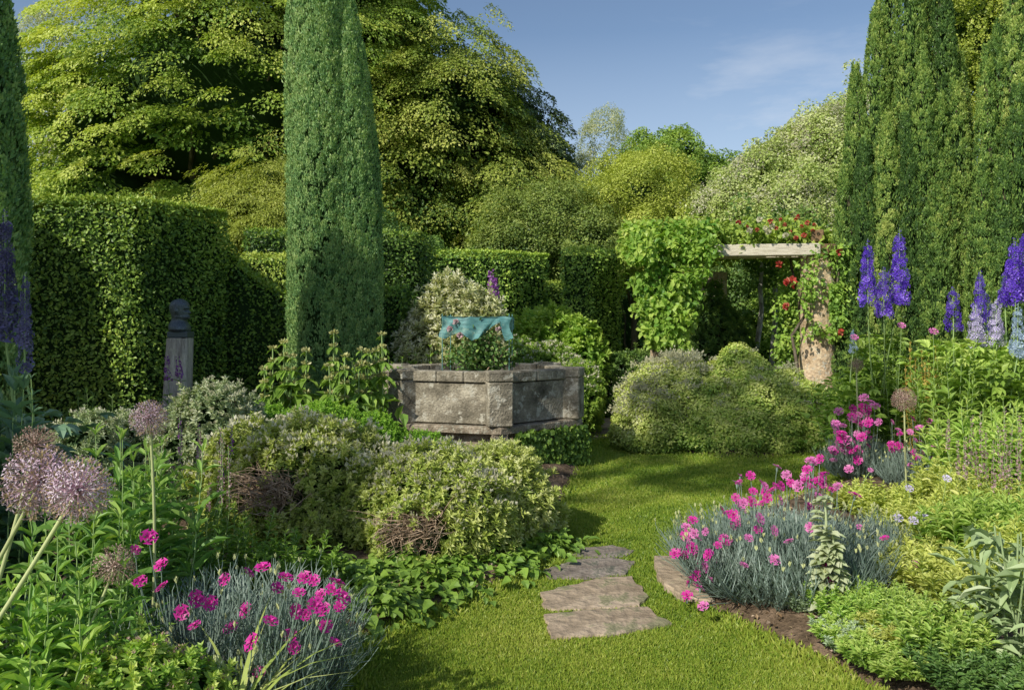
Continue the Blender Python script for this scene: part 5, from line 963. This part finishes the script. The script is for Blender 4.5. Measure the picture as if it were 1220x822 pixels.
# ================================================================== CAMERA, LIGHT, SKY
cam=bpy.data.cameras.new('camera'); co=bpy.data.objects.new('camera',cam); COL.objects.link(co); co.location=(0,0,H); co.rotation_euler=(math.pi/2,0,0)
cam.sensor_width=36; cam.lens=36*F0/1220; cam.shift_y=-26/1220; cam.clip_start=.05; cam.clip_end=600; SC.camera=co
EL,AZ=math.radians(37),math.radians(48)
s=np.array([-math.cos(EL)*math.cos(AZ),-math.cos(EL)*math.sin(AZ),math.sin(EL)])
import mathutils
sl=bpy.data.lights.new('sun','SUN'); sl.energy=5.0; sl.angle=math.radians(.55); sl.color=(1,.94,.81)
so=bpy.data.objects.new('sun',sl); COL.objects.link(so); so.rotation_euler=mathutils.Vector(s).to_track_quat('Z','Y').to_euler(); so.location=(-8,-6,12)
w=bpy.data.worlds.new('World'); SC.world=w; w.use_nodes=True; nt=w.node_tree; bg=nt.nodes['Background']
sky=nt.nodes.new('ShaderNodeTexSky'); sky.sky_type='NISHITA'; sky.sun_disc=False; sky.sun_elevation=EL; sky.sun_rotation=math.atan2(s[0],s[1]); sky.altitude=300; sky.air_density=1.0; sky.dust_density=1.2; sky.ozone_density=1.5
tc=nt.nodes.new('ShaderNodeTexCoord'); mp=nt.nodes.new('ShaderNodeMapping'); mp.inputs['Scale'].default_value=(1.2,1.2,4.5); no=nt.nodes.new('ShaderNodeTexNoise'); no.inputs['Scale'].default_value=2.2; no.inputs['Detail'].default_value=7; no.inputs['Roughness'].default_value=.6
nt.links.new(tc.outputs['Generated'],mp.inputs[0]); nt.links.new(mp.outputs[0],no.inputs['Vector'])
cr_=ramp(nt,[(.52,(0,0,0)),(.75,(1,1,1))]); nt.links.new(no.outputs['Fac'],cr_.inputs[0])
sx=nt.nodes.new('ShaderNodeSeparateXYZ'); nt.links.new(tc.outputs['Generated'],sx.inputs[0]); fd=nt.nodes.new('ShaderNodeMapRange'); nt.links.new(sx.outputs['Z'],fd.inputs[0]); fd.inputs[1].default_value=.18; fd.inputs[2].default_value=.36; fd.inputs[3].default_value=1.0; fd.inputs[4].default_value=.15
mu=nt.nodes.new('ShaderNodeMath'); mu.operation='MULTIPLY'; nt.links.new(cr_.outputs[0],mu.inputs[0]); nt.links.new(fd.outputs[0],mu.inputs[1])
hs=nt.nodes.new('ShaderNodeHueSaturation'); hs.inputs['Saturation'].default_value=1.0; hs.inputs['Value'].default_value=.84; nt.links.new(sky.outputs[0],hs.inputs['Color'])
mx=nt.nodes.new('ShaderNodeMix'); mx.data_type='RGBA'; nt.links.new(mu.outputs[0],mx.inputs['Factor']); nt.links.new(hs.outputs[0],mx.inputs['A']); mx.inputs['B'].default_value=(5.2,5.5,6.0,1); hz=nt.nodes.new('ShaderNodeMapRange'); nt.links.new(sx.outputs['Z'],hz.inputs[0]); hz.inputs[1].default_value=.0; hz.inputs[2].default_value=.34; hz.inputs[3].default_value=.65; hz.inputs[4].default_value=0
m2=nt.nodes.new('ShaderNodeMix'); m2.data_type='RGBA'; nt.links.new(hz.outputs[0],m2.inputs['Factor']); nt.links.new(mx.outputs['Result'],m2.inputs['A']); m2.inputs['B'].default_value=(4.6,5.2,6.0,1); nt.links.new(m2.outputs['Result'],bg.inputs[0]); bg.inputs[1].default_value=.15
SC.view_settings.view_transform='Standard'; SC.view_settings.look='None'; SC.view_settings.exposure=0; SC.view_settings.gamma=1
SC.render.engine='CYCLES'; SC.cycles.max_bounces=8; SC.cycles.diffuse_bounces=6; SC.cycles.transmission_bounces=6; SC.cycles.transparent_max_bounces=8; SC.cycles.use_denoising=True
